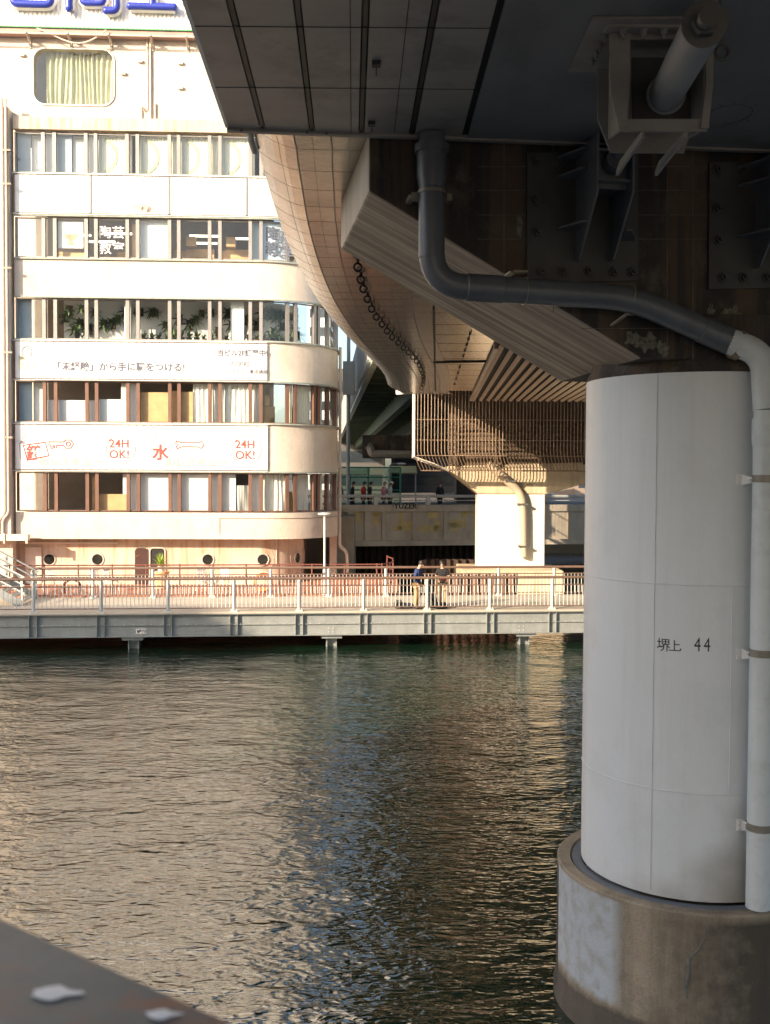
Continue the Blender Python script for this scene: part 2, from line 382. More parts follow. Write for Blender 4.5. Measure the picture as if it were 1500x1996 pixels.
for r, (z0, z1) in enumerate(rows):
    fm = brownf if r > 2 else alu
    for i in range(18):
        a, e = MS[i], MS[i+1]
        if e-a < .05: continue
        f = MB(fx); bw_ = .075
        f.strip(ss(a, a+bw_), -.22, -.04, z0, z1); f.strip(ss(e-bw_, e), -.22, -.04, z0, z1)
        f.strip(ss(a+bw_, e-bw_), -.2, -.1, z0, z0+.05); f.strip(ss(a+bw_, e-bw_), -.2, -.1, z1-.05, z1)
        wd = f.obj('window', fm, bld)
        g = MB(fx); q = ss(a+bw_, e-bw_); g.add([(s, -.15, z) for s in q for z in (z0+.05, z1-.05)], [(2*k, 2*k+2, 2*k+3, 2*k+1) for k in range(len(q)-1)]); g.obj('pane', glass, wd, recalc=False)
        c = contents[r][i]; A, E_ = a+.03, e-.03; H = z1-z0; W_ = E_-A
        if c == 'g': panel(wd, 'board', bluegrey, A, A+W_*.5, z0, z1); panel(wd, 'blind', blindw if r != 1 else bluegrey, A+W_*.5, E_, z0, z1, -.5 if r != 1 else -.34) if r in (0, 1, 3) else None
        elif c == 'b': panel(wd, 'blind', blindw, A, E_, z0+.03, z1)
        elif c == 'c':
            wavy(wd, 'blind', blindc, A, E_, z0+.02, z1, -.36, 5, .012)
            if W_ > .9 and r == 0:
                mm = MB(fx); R0 = .62
                mm.grid(lambda u, v: (A+.1+(R0+.12*v)*cos(-1.3+2.6*u), -.335, (z0+z1)/2+(R0+.12*v)*sin(-1.3+2.6*u)*1.05), 20, 1)
                mm.obj('blind_print', fabricg, wd, recalc=False)
        elif c == 'K': panel(wd, 'blind', blindc, A, A+W_*.35, z0, z1)
        elif c == 'h': panel(wd, 'blind', blindw, A, E_, z0+.02, z0+H*(.55 if i != 4 else .58)); panel(wd, 'blind', blindc, E_-W_*.25, E_, z0+H*.55, z1) if i == 4 else None
        elif c == 'x': panel(wd, 'board', ply, A, E_, z0, z0+H*.76)
        elif c == 'X': panel(wd, 'board', ply, A, E_, z0, z0+H*.44); panel(wd, 'blind', blindw, E_-W_*.2, E_, z0+H*.44, z1)
        elif c == 'P': panel(wd, 'board', ply, A, E_, z0, z0+H*.8)
        elif c == 'p': panel(wd, 'board', ply, A+W_*.3, E_, z0, z0+H*.9)
        elif c == 'y': panel(wd, 'board', ply, A, A+W_*.42, z0, z0+H*.78); wavy(wd, 'curtain', fabricw, A+W_*.42, E_, z0, z1)
        elif c == 'W': wavy(wd, 'curtain', fabricw, A, E_, z0+.03, z1)
        elif c == 's': panel(wd, 'blind', blindw, A, A+W_*.5, z0, z1); wavy(wd, 'curtain', M('draped_sheet', (.5, .5, .48), .9), A+W_*.5, E_, z0, z0+H*.68, fq=14, amp=.07)
        elif c == 'q':
            panel(wd, 'poster', signw, A+.06, E_-.14, z0+H*.26, z1-.12, -.24)
            mm = MB(fx); cx = (A+E_)/2-.03; zz = z0+H*.45
            mm.add([(cx+x, -.235, zz+z) for x, z in ((-.3, .28), (.3, .28), (.22, .1), (.09, 0), (.09, -.12), (.16, -.2), (-.16, -.2), (-.09, -.12), (-.09, 0), (-.22, .1))], [list(range(10))])
            mm.obj('poster_picture', M('clay_bowl_print', (.42, .30, .18), .6, var=.3, scale=5), wd, recalc=False)
            panel(wd, 'board', ply, A, E_, z0, z0+H*.2, -.5)
        elif c == 't':
            panel(wd, 'board', M('pale_blue_board', (.55, .62, .70), .6, var=.06), A, E_, z0, z1, -.24)
            for k, tt in enumerate(('陶芸', '教室')): text(tt, greytxt, wd, fx(A+.14, -.235, z0+H*(.54 if k == 0 else .16)), t_, (0, 0, 1), .68, bold=.012)
        if r == 1 and i == 4:
            for k, tt in enumerate(('陶芸', '教室')): text(tt, signw, wd, fx(A+.06, -.13, z0+H*(.54 if k == 0 else .14)), t_, (0, 0, 1), .56, bold=.004)
        if c in 'k' and r in (1, 3, 4) and W_ > .6 and i > 5:      # shelves and boxes standing in the rooms
            mm = MB(fx); mm.box(A, E_, -2.2, -1.9, z0, z0+H*.5); mm.box(A+.1, A+W_*.4, -1.7, -1.3, z0+H*.5, z0+H*.75); mm.obj('shelf', ply, wd)
# fluorescent tubes in the pottery studio
z1 = rows[1][1]
em = bpy.data.materials.new('lit_tube'); em.use_nodes = True; em.node_tree.nodes['Principled BSDF'].inputs['Emission Color'].default_value = (1, .92, .75, 1); em.node_tree.nodes['Principled BSDF'].inputs['Emission Strength'].default_value = 1.6
for k, (a, d) in enumerate(((1.6, -1.6), (3.6, -1.2), (7.2, -1.4), (8.8, -1.8), (7.0, -2.8), (2.4, -2.8))):
    m = MB(fx); m.box(a, a+1.25, d-.05, d+.05, z1-.42, z1-.34); m.obj('ceiling_lamp', em, bld)
    if k > 2: continue
m = MB(fx); z0 = rows[1][0]
for k in range(26): x = 1+random.random()*9.5; h = random.uniform(.2, .9); dd = random.uniform(-4.5, -1.4); m.box(x, x+random.uniform(.2, .9), dd-.3, dd, z0, z0+h)
m.obj('studio_shelving', ply, bld)
# white wall and pillar in the plant shop
z0, z1 = rows[2]
m = MB(fx); m.strip(ss(1.6, SA-.6), -1.9, -1.8, z0, z1+.2); m.obj('partition', blindw, bld)
m = MB(fx); m.box(sf(447), sf(473), -.75, -.45, z0-.05, z1+.05); m.box(sf(238), sf(250), -.75, -.45, z0-.05, z1+.05); m.obj('column', blindw, bld)
def plant(hang, sz, lf):
    r_ = thing('hanging_plant' if hang else 'potted_plant', None, 'plant', (0, 0, 0), 'plants on show in the window')
    mm = MB()
    if hang: mm.box(-.09, .09, -.02, .02, -.14, .14); mm.obj('mounting_board', bark, r_)
    else: mm.lathe([(.0, 0), (.07, 0), (.095, .16), (.08, .16), (.0, .14)], n=10); mm.obj('pot', blackm if random.random() < .6 else bark, r_)
    mm = MB(); z = 0 if hang else .15
    for k in range(30 if hang else 22):
        a = random.random()*2*pi; e = random.uniform(-.9, 1.1) if hang else random.uniform(.3, 1.4); L = sz*random.uniform(.5, 1.1)
        p = V((0, 0, z)); d = V((cos(a)*cos(e), -abs(sin(a)*cos(e))*(1 if hang else .6)*(1 if random.random() < .8 else -1), sin(e))); pr = V((-sin(a), cos(a), .3)).normalized()
        pts = []
        for q in range(4):
            wq = (.018, .028, .02, .002)[q]*(1.2 if sz > .3 else 1); pts += [tuple(p-pr*wq), tuple(p+pr*wq)]; p = p+d*L/3; d = (d+V((0, 0, -.38))).normalized()
        mm.add(pts, [(0, 1, 3, 2), (2, 3, 5, 4), (4, 5, 7, 6)])
    mm.obj('leaves', lf, r_, recalc=False); return r_
protos = [plant(1, .32, leafd), plant(1, .42, leaf), plant(0, .34, leaf), plant(0, .26, leafd), plant(1, .26, leaf)]
used = set()
spots = []
H = z1-z0
for k in range(38):
    s = 1.75+k*(SA-2.9)/38+random.uniform(-.1, .1); spots.append((random.choice((0, 1, 4)), s, -1.7, z0+H*random.choice((.36, .52, .66, .82))))
for k in range(22):
    s = 5.3+k*.33; spots.append((random.choice((2, 3)), s, -.75 if s > sf(330) else -.95, z0+.0))
spots += [(1, sf(108+14), -.7, z0+H*.66), (1, sf(152), -.6, z0+H*.8), (4, sf(128), -.6, z0+H*.75), (2, sf(140), -.9, z0+.15)]
lab = ['tufted dark green plant mounted on the white shop wall', 'long drooping green plant hanging in the plant shop', 'light green potted plant on the plant shop sill', 'small dark leaved potted plant on the shop sill', 'short green tufted plant on the plant shop wall']
spots.sort(key=lambda q: (q[0], q[1])); cnt = {}
for j, s, d, z in spots:
    o = protos[j] if j not in used else copytree(protos[j]); used.add(j)
    o.location = V(fx(s, d, z)); cnt[j] = cnt.get(j, -1)+1; o['label'] = lab[j]+', '+ORD[min(cnt[j], 23)]+' from left'; o['group'] = ['dark plants on the shop wall', 'long plants hanging in the shop', 'light green pots on the shop sill', 'dark pots on the shop sill', 'short plants on the shop wall'][j]; sc = random.uniform(1.0, 1.6); o.scale = (sc, sc, sc)
# ---- banners on the spandrels
def bann(y0, y1, x0, x1, name, label, cat, mat=signw, d=.10):
    a, e = (spx(x0, y1), spx(x1, y1)); r_ = thing(name, label, cat, fx(a, 0, zf(y1)))
    mm = MB(fx); mm.strip(ss(a, e), .06, d, zf(y1), zf(y0)); mm.obj('sheet', mat, r_); return r_, a, e
def rail_frame(r_, y0, y1, a, e, lace=True):
    mm = MB(fx)
    for z in (zf(y0)+.06, zf(y1)-.06): mm.strip(ss(a-.1, e), .05, .12, z-.02, z+.02)
    mm.obj('rail', galvl, r_)
    if lace:
        mm = MB(fx); z = zf(y1)
        while z < zf(y0)-.1: mm.bar((a-.12, .1, z), (a+.02, .1, z+.08), .012, .012); z += .1
        x = a
        while x < min(e, S1): mm.bar((x, .11, zf(y0)-.02), (x+.03, .11, zf(y0)+.06), .015, .015); mm.bar((x, .11, zf(y1)+.02), (x+.03, .11, zf(y1)-.06), .015, .015); x += .32
        mm.obj('lacing', M('lacing', (.25, .13, .14), .7), r_)
bb, a, e = bann(341, 414, 30, 560, 'billboard', 'long blank white billboard below the top row of windows', 'billboard', d=.09); rail_frame(bb, 341, 414, a, e)
m = MB(fx)
for px in (178, 330, 480): m.cut().strip(ss(spx(px)-.035, spx(px)+.035), .06, .13, zf(414), zf(341))
m.objs('divider', alu, bb)
m = MB(fx)
for (px, py, sz) in ((214, 349, .16), (262, 378, .12), (322, 352, .13), (318, 362, .1), (272, 402, .3), (285, 404, .34), (296, 406, .3), (300, 388, .1), (502, 366, .12), (494, 408, .1)):
    x0, z_ = spx(px), zf(py); k = 9
    pts = [(x0+sz*random.uniform(.4, 1)*cos(2*pi*i/k), .094, max(zf(413), z_+sz*random.uniform(.3, .9)*sin(2*pi*i/k))) for i in range(k)]; m.cut().add(pts, [list(range(k))])
m.objs('torn_patch', M('torn_print', (.45, .40, .36), .8, var=.5, scale=6), bb, recalc=False)
b2, a, e = bann(666, 737, 31, 520, 'banner', 'white laced banner with a padlock picture and grey Japanese lettering', 'banner'); rail_frame(b2, 666, 737, a, e)
def T(par, tx, px, py, size, mat, d=.112, **k): return text(tx, mat, par, fx(sf(px, y=py), d, zf(py)), t_, (0, 0, 1), size, **k)
T(b2, '「未経験」から手に職をつける!', 102, 720, .395, greytxt, bold=.008)
T(b2, '当ビル2F講習中!', 423, 689, .30, greytxt, bold=.007)
T(b2, 'の学校', 447, 711, .30, greytxt); T(b2, 'ロックマスター養成講座', 424, 724, .195, greytxt)
T(b2, '一生食べれる使い手に', 84, 700, .52, M('ghost_print', (.78, .75, .72), .6, var=.03), d=.110, bold=.01)
m = MB(fx); m.box(sf(463), sf(512), .1, .103, zf(699), zf(693)); m.cut().box(sf(60), sf(515), .1, .1025, zf(673), zf(671)); m.objs('orange_stripe', faintor, b2)
m = MB(fx); m.box(sf(37), sf(70), .1, .102, zf(720), zf(694)); m.obj('padlock_body', M('brass_print', (.60, .57, .40), .5, var=.2), b2)
m = MB(fx); m.tube([(sf(45), .105, zf(694)), (sf(45), .105, zf(684))]+[(sf(53.5)+.2*cos(pi-pi*i/8), .105, zf(684)+.2*sin(pi*i/8)) for i in range(9)]+[(sf(62), .105, zf(694))], .03, 6); m.obj('padlock_shackle', faint, b2)
b3, a, e = bann(828, 914, 31, 521, 'banner', 'white banner with red key and wrench drawings, reading 24H OK twice', 'banner'); rail_frame(b3, 828, 914, a, e)
m = MB(fx); m.box(sf(278)-.01, sf(278)+.01, .1, .102, zf(914), zf(828)); m.obj('seam', faint, b3)
def ringp(px, py, r, mat, name, par, th=.02):
    mm = MB(fx); x, z = sf(px, y=py), zf(py); mm.tube([(x+r*cos(a*pi/16), .104, z+r*sin(a*pi/16)) for a in range(32)], th, 4, closed=True); return mm.obj(name, mat, par)
for dx in (0, 245):
    T(b3, '24H', 213+dx, 871, .50, redtxt, bold=.006); T(b3, 'OK!', 213+dx, 892, .50, redtxt, bold=.006)
    ringp(236+dx, 874, .62, faint, 'circle', b3)
    T(b3, 'のレスキュー', 76+dx, 906, .40, faint, bold=.02, sx=1.12)
T(b3, '鍵', 52, 893, .66, redtxt, bold=.012); T(b3, '水', 297, 892, .70, redtxt, bold=.02)
m = MB(fx)
m.tube([(sf(50)+.06, .104, zf(895)), (sf(45), .104, zf(868)), (sf(88), .104, zf(862)), (sf(95), .104, zf(888)), (sf(52), .104, zf(897))], .03, 4, closed=True)
m.obj('lock_outline', redtxt, b3)
m = MB(fx); m.tube([(sf(40), .104, zf(895)), (sf(38), .104, zf(866)), (sf(50), .104, zf(845)), (sf(68), .104, zf(848)), (sf(76), .104, zf(866))], .02, 4); m.tube([(sf(296), .104, zf(888)), (sf(294), .104, zf(868)), (sf(306), .104, zf(844)), (sf(325), .104, zf(866)), (sf(334), .104, zf(880))], .02, 4); m.obj('faded_outline', faint, b3)
m = MB(fx)   # key
m.tube([(sf(95), .104, zf(861)), (sf(95), .104, zf(867)), (sf(99), .104, zf(867)), (sf(99), .104, zf(874)), (sf(103), .104, zf(874)), (sf(103), .104, zf(868)), (sf(106), .104, zf(868)), (sf(106), .104, zf(873)), (sf(110), .104, zf(873)), (sf(110), .104, zf(868)), (sf(124), .104, zf(868)), (sf(128), .104, zf(873)), (sf(138), .104, zf(873)), (sf(143), .104, zf(865)), (sf(138), .104, zf(857)), (sf(128), .104, zf(857)), (sf(124), .104, zf(861))], .026, 4, closed=True)
m.tube([(sf(133)+.09*cos(i*pi/5), .104, zf(865)+.09*sin(i*pi/5)) for i in range(10)], .026, 4, closed=True)
m.tube([(sf(344), .104, zf(857)), (sf(342), .104, zf(863)), (sf(348), .104, zf(865)), (sf(343), .104, zf(868)), (sf(345), .104, zf(873)), (sf(354), .104, zf(869)), (sf(386), .104, zf(869)), (sf(392), .104, zf(872)), (sf(398), .104, zf(865)), (sf(392), .104, zf(858)), (sf(386), .104, zf(861)), (sf(354), .104, zf(861))], .026, 4, closed=True)
m.obj('key_and_wrench', redtxt, b3)
# ---- sign on the roof wall
ZS = zf(54, 28)
sg = thing('rooftop_sign', 'white corrugated sign board carrying large blue neon letters', 'sign', fx(-2, 0, ZS))
m = MB(fx); x = -14.0
pts = []
while x < S1: pts += [(x, .02), (x+.05, .06), (x+.09, .06), (x+.14, .02)]; x += .18
m.add([(p[0], UD+.35+p[1], z) for p in pts for z in (ZS, ZTOP+1)], [(2*k, 2*k+2, 2*k+3, 2*k+1) for k in range(len(pts)-1)]); m.obj('corrugated_sheet', whitep, sg, recalc=False)
m = MB(fx); m.box(-14, S1, UD+.2, UD+.5, ZS-.06, ZS-.01); m.obj('green_edge', M('green_edge', (.10, .35, .16), .5), sg)
m = MB(fx); m.box(-14, S1, UD+.05, UD+.42, ZS-.3, ZS-.07); m.obj('beam', M('pink_brown_beam', (.40, .25, .22), .6), sg)
m = MB(fx); m.tube([(-14, UD+.62, ZS-.37), (S1, UD+.62, ZS-.37)], .035, 6)
for px in (55, 135, 214, 295, 364):
    s = sf(px, y=60); m.bar((s, UD, ZS-.35), (s, UD+.7, ZS-.35), .07, .09); m.bar((s, UD, ZS-.65), (s, UD+.45, ZS-.4), .06, .06); m.box(s-.04, s+.04, UD, UD+.05, ZS-.75, ZS-.3)
m.obj('bracket', conduit, sg)
def stroke(pts, r=.16):
    P_ = [fx(sf(px, y=20), UD+.66, zf(py)) for px, py in pts]
    mm = MB(); mm.tube(fil(P_, .22, 4), r, 10)
    for q in (P_[0], P_[-1]): mm.ball(q, r, n=10, m=6)
    o = mm.obj('letter_stroke', blue, sg)
    mm = MB(); mm.tube([V(p)-nO*-(-.13) for p in fil(P_, .22, 4)], r+.05, 8); mm.obj('letter_edge', whitep, o)
stroke([(31, -60), (31, 16), (104, 16), (104, -60)]); stroke([(31, -24), (104, -24)])
stroke([(139, -60), (139, 22)]); stroke([(164, -20), (164, 11), (206, 11), (206, -20)], .13); stroke([(211, 25), (231, 25), (231, -60)])
stroke([(257, 15), (342, 15)]); stroke([(300, -60), (300, 12)])
m = MB(fx)
for px, py in ((40, 103), (271, 110), (350, 112), (350, 161), (238, 135)): x, z = sf(px, y=py), zf(py); m.cut().box(x-.1, x+.1, UD, UD+.12, z-.06, z+.06)
m.objs('wall_bracket', conduit, bld)
m = MB(fx)
m.tube([(sf(285, y=150), UD+.07, ZS-.3), (sf(285, y=150), UD+.07, zf(200)), (sf(279, y=150), UD+.07, zf(208)), (sf(273, y=150), UD+.07, zf(198)), (sf(273, y=150), UD+.07, zf(226))], .035, 6)
m.cut().tube([(sf(291, y=150), UD+.07, ZS-.3), (sf(291, y=150), UD+.07, zf(228))], .05, 6); m.cut().tube([(sf(300, y=150), UD+.07, zf(192)), (sf(300, y=150), UD+.07, zf(228))], .04, 6)
m.cut().tube([(sf(75+135*i/12, y=60), UD+.55, zf(60+27*sin(pi*(i/12)**1.3))) for i in range(13)], .03, 6)
m.objs('conduit', conduit, bld)
for px, r in ((13, .075), (20.5, .05)):
    m = MB(fx); s = sf(px); m.tube(fil([(s, .45, zf(200)), (s, .45, zf(1000)), (s-.25, .45, zf(1012)), (s-.25, .45, zf(1040))], .2), r, 8)
    for y in (300, 365, 527, 690, 854): m.box(s-.12, sf(30), .4, .5, zf(y)-.03, zf(y)+.05)
    m.obj('wall_pipe', conduit, bld)
# ---- recessed ground floor with portholes
GD = -.75; GR = 2.1
def gx(s, d, z):
    if s <= S1-.35: p = P0+t_*s+nO*(GD+d)
    else:
        a = min((s-S1+.35)/GR, pi/2); c = P0+t_*(S1-.35)+nO*(GD-GR); p = c+(nO*cos(a)+t_*sin(a))*(GR+d)
        if s-S1+.35 > GR*pi/2: p = p-nO*(s-S1+.35-GR*pi/2)
    return (p.x, p.y, z)
SG = S1-.35
gs = [-8, SG]+[SG+GR*pi/2*i/14 for i in range(1, 15)]+[SG+GR*pi/2+6]
m = MB(gx); m.strip(gs, -.3, 0, 1.2, ZR['s0'][1]+.3); m.obj('ground_floor_wall', creamst, bld)
m = MB(fx); q = ss(-8, SA+3); m.add([(s, d, ZR['s0'][1]+.012) for s in q for d in (-.02, -2.6)], [(2*k, 2*k+2, 2*k+3, 2*k+1) for k in range(len(q)-1)]); m.obj('overhang_soffit', cream, bld, recalc=False)
def gpx(px, z):
    lo, hi = -3, SG+GR*pi/2
    for _ in range(40):
        mid = (lo+hi)/2
        if proj(gx(mid, 0, z))[0] < px: lo = mid
        else: hi = mid
    return (lo+hi)/2
def gz(y): return zf(y)*1.0+(zf(y)-EYE)*.018
for px in (96, 190, 405, 512, 579, 617):
    z = gz(1090); s = gpx(px, z)
    mm = MB(gx); R0 = .22
    mm.tube([(s+(R0+.04)*cos(a*pi/12), .02, z+(R0+.04)*sin(a*pi/12)) for a in range(24)], .03, 6, closed=True)
    mm.tube([(s+.52*cos(a*pi/12), .0, z+.52*sin(a*pi/12)) for a in range(24)], .012, 4, closed=True)
    for a in range(0, 24, 3): mm.box(s+.45*cos(a*pi/12)-.012, s+.45*cos(a*pi/12)+.012, 0, .02, z+.45*sin(a*pi/12)-.012, z+.45*sin(a*pi/12)+.012)
    ph = mm.obj('porthole', cream, bld)
    mm = MB(gx); mm.add([(s+R0*cos(a*pi/12), .015, z+R0*sin(a*pi/12)) for a in range(24)], [list(range(24))]); mm.obj('pane', M('porthole_glass', (.02, .022, .02), .05, var=.6, scale=2), ph, recalc=False)
def hatch(px0, px1, y0, name, mat, d=.02):
    a, e = gpx(px0, 2.5), gpx(px1, 2.5); z1_ = gz(y0); mm = MB(gx)
    pts = [(x, z) for x, z in rrect(a, e, 1.0, z1_, .16, 5)]; mm.prism([(x, d, z) for x, z in pts], (0, -.015, 0)) if False else mm.add([(x, d, z) for x, z in pts], [list(range(len(pts)))]); return mm.obj(name, mat, bld, recalc=False), a, e, z1_
d1, a, e, z_ = hatch(263, 288, 1067, 'door', M('oxide_door', (.05, .017, .014), .6, var=.2, scale=5), .07)
mm = MB(gx); mm.tube([(a, .09, 2.1), (e, .09, 2.1)], .02, 6); mm.tube([(a+.05, .09, 2.6), (a+.2, .09, 2.65)], .02, 6); mm.obj('handle', red, d1)
d2, a, e, z_ = hatch(292, 322, 1067, 'doorway', blackm, .01)  # flat black sheet standing in for the dark of the opening
mm = MB(gx); rr_ = rrect(a, e, 1.0, z_, .16, 5); mm.tube([(x, .03, z) for x, z in rr_], .035, 6, closed=True); mm.obj('door_frame', cream, d2)
m = MB(gx); s = gpx(538, 2.5); m.tube([(s-.2, .02, gz(1101)), (s, .02, gz(1101)), (s, .02, gz(1045))], .02, 4); s = gpx(50, 2.5); m.cut().box(s, s+.7, 0, .12, 1.4, gz(1066)); m.cut().box(gpx(30, 2.5), gpx(230, 2.5), .02, .12, gz(1060), gz(1056)); m.objs('conduit', conduit, bld)
m = MB(fx); m.box(sf(-60), sf(61), .35, .75, zf(1052), zf(1040)); m.box(sf(15), sf(18), .75, .8, zf(1057), zf(1038)); m.box(sf(58), sf(62), .75, .8, zf(1057), zf(1038)); m.obj('gutter_box', conduit, bld)
m = MB(fx); m.strip([sf(428), S1]+ss(S1, SA-.3)[1:], .02, .035, zf(1009)-.012, zf(1009)+.012); m.strip([sf(428)-.015, sf(428)+.015], .02, .035, zf(1040), zf(1009)); m.obj('crack_line', M('crack_line', (.22, .15, .1), .8), bld)
m = MB(fx)
for ds, r in ((SA+.15, .07), (SA+1.0, .05)):
    m.tube(fil([(ds, .12, zf(650)), (ds, .12, zf(1075)), (ds, .45, zf(1085)), (ds, .5, zf(1130))], .2), r, 8)
for y in (460, 545, 660, 740, 824, 905, 990): m.box(SA-.1, SA+.2, 0, .14, zf(y)-.02, zf(y)+.03)
m.obj('corner_pipe', conduit, bld)
# ================================================================== BOARDWALK
BA = radians(5.6)
bt = V((cos(BA), sin(BA), 0)); bn = V((-sin(BA), cos(BA), 0)); DK = 1.35     # deck level
B0 = atz(65, 1195, DK); B0.z = 0
def bx(s, d, z): p = B0+bt*s+bn*d; return (p.x, p.y, z)
def bs(px, d=0, z=DK):
    lo, hi = -20, 40
    for _ in range(40):
        mid = (lo+hi)/2
        if proj(bx(mid, d, z))[0] < px: lo = mid
        else: hi = mid
    return (lo+hi)/2
deckm = M('boardwalk_concrete', (.47, .42, .35), .85, var=.12, scale=1.5, bump=.003, streak=.2, sscale=(.3, 4, 4), fine=.1)
walk = thing('boardwalk', 'grey steel boardwalk standing on short piles in the river', 'boardwalk', bx(0, 0, 0))
m = MB(bx); m.box(-12, 36, -.18, 4.75, DK-.06, DK); m.obj('deck', deckm, walk, bevel=.01)
m = MB(bx); zt_, zb_ = DK-.065, DK-.86
m.box(-12, 36, .0, .012, zb_+.02, zt_-.02)
for z, dd in ((zt_-.02, -.16), (zb_, -.14), ((zt_+zb_)/2-.01, -.06)): m.box(-12, 36, dd, -.001 if dd == -.06 else .16, z, z+.02)
for k in range(-5, 15):
    s = k*2.3
    for q in (-.13, .13): m.box(s+q-.008, s+q+.008, -.135, 0, zb_+.02, zt_-.02)
m.obj('girder', galv, walk)
m = MB(bx); m.box(-12, 36, 4.5, 4.6, zb_, zt_)
for k in range(-2, 8): m.box(k*4.6-.1, k*4.6+.1, .17, 4.5, zb_+.05, zt_-.02)
m.obj('cross_beam', galv, walk)
for px in (262, 645, 1018, 1400):
    s = bs(px, .6, .6)
    m = MB(bx)
    for q in (-.17, .17): m.box(s+q-.02, s+q+.02, .3, .75, -.5, zb_-.01)
    m.box(s-.15, s+.15, .5, .53, -.5, zb_-.01); m.box(s-.36, s+.36, .0, 4.6, zb_-.13, zb_-.002)
    for q in (-.17, .17): m.box(s+q-.02, s+q+.02, 3.9, 4.3, -.5, zb_-.14)
    m.obj('pile', galv, walk)
m = MB(bx)
for k in range(-40, 120):
    s = k*.31; m.box(s-.014, s+.014, -.085, -.06, (zt_+zb_)/2+.012, (zt_+zb_)/2+.035)
for px, y in ((269, 1229), (645, 1224), (1016, 1220)):
    s = bs(px, 0, .8)
    for q in (-.08, .08):
        for z in (-.07, .07): m.lathe([(0, 0), (.02, 0), (.02, .03), (0, .03)], n=6) if False else m.box(s+q-.015, s+q+.015, -.03, 0, .66+z-.015, .66+z+.015)
m.obj('bolt', galvl, walk)
m = MB(bx); s = bs(275, 0, .6); m.box(s-.17, s+.17, -.03, -.015, .60, .77); pl = m.obj('number_plate', whitep, walk)
text('№75', blackm, pl, bx(s-.145, -.033, .635), bt, (0, 0, 1), .15, bold=.003)
def railing(d, sts, label, post_off=0):
    r_ = thing('boardwalk_railing', label, 'railing', bx(sts[0], d, DK))
    for i, s in enumerate(sts):
        m = MB(bx); m.box(s-.065, s+.065, d-.012, d+.012, DK, DK+1.13); m.box(s-.012, s+.012, d-.06, d+.06, DK, DK+1.13)
        m.box(s-.13, s+.13, d-.1, d+.1, DK, DK+.03); m.box(s-.1, s-.07, d-.04, d+.04, DK+.03, DK+.09); m.box(s+.07, s+.1, d-.04, d+.04, DK+.03, DK+.09); m.obj('post', galvl, r_)
        if i+1 < len(sts):
            e = sts[i+1]; m = MB(bx)
            k = int((e-s)/.142)
            for j in range(1, k): x = s+(e-s)*j/k; m.tube([(x, d, DK+.13), (x, d, DK+.9)], .013, 6)
            m.obj('baluster_panel', galvl, r_)
            m = MB(bx); m.tube([(s+.06, d, DK+.9), (e-.06, d, DK+.9)], .022, 8); m.tube([(s+.06, d, DK+.13), (e-.06, d, DK+.13)], .02, 8); m.obj('bottom_rail', brownr, r_)
    m = MB(bx); m.tube([(sts[0]-.15, d, DK+1.17), (sts[-1]+.2, d, DK+1.17)], .052, 10); m.obj('top_rail', brownr, r_)
railing(0, [k*2.3 for k in range(-3, 14)], 'nearer railing of the boardwalk along the river edge')
FD = 4.35
sf0 = bs(63, FD, DK)
railing(FD, [sf0+k*2.3 for k in range(0, 13)], 'farther railing of the boardwalk beside the brick terrace')
# ---- terrace between boardwalk and building
m = MB(); E0 = V(bx(-14, 4.8, 0)); E1 = V(bx(bs(735, 4.8), 4.8, 0))
pts = [E0, E1]+[E1+V((.9*sin(a), 1.6*(1-cos(a))*1, 0)) for a in (.5, 1, 1.57)]+[V((E1.x+.9, E1.y+8, 0)), V((E0.x, E1.y+16, 0))]
m.prism([(p.x, p.y, -.4) for p in pts], (0, 0, 1.78)); te = m.obj('terrace', brick); struct(te)
m = MB(); wl = [(p.x, p.y, 1.38) for p in pts[:5]]
tr = thing('terrace_railing', 'thin dark red railing around the brick terrace', 'railing', pts[1])
k = int((pts[1]-pts[0]).length/1.3)
rp_ = [pts[0]+(pts[1]-pts[0])*i/k+bn*.25 for i in range(k+1)]+[p+V((-.25, .1, 0)) for p in pts[2:5]]+[V((E1.x+.65, E1.y+3.2, 0)), V((E1.x+.4, E1.y+4.6, 0))]
for p in rp_: m.cut().tube([(p.x, p.y, 1.38), (p.x, p.y, 2.62)], .03, 6)
m.objs('post', red, tr); m = MB()
for z in (1.75, 2.1, 2.58): m.tube([(p.x, p.y, z) for p in rp_], .018 if z < 2.5 else .03, 6)
m.obj('rail', red, tr)
orange = M('orange_ring', (.80, .22, .05), .5, var=.1)
for px, py, mt, lb in ((140, 1146, red, 'red and white lifebuoy on the terrace railing near the staircase'), (513, 1135, orange, 'large orange lifebuoy hanging on the terrace railing')):
    p = aty(px, py, 42.2-(.9 if px < 200 else .1)); r_ = thing('lifebuoy', lb, 'lifebuoy', p)
    q = [p+bt*(.34*cos(a*pi/12))+V((0, 0, .34*sin(a*pi/12))) for a in range(24)]
    m = MB(); m.tube(q, .07 if px > 200 else .05, 8, closed=True); rg = m.obj('ring', mt, r_)
    m = MB(); m.tube([v+(v-p)*.28 for v in q], .012, 5, closed=True); m.obj('grab_rope', whitep, r_)
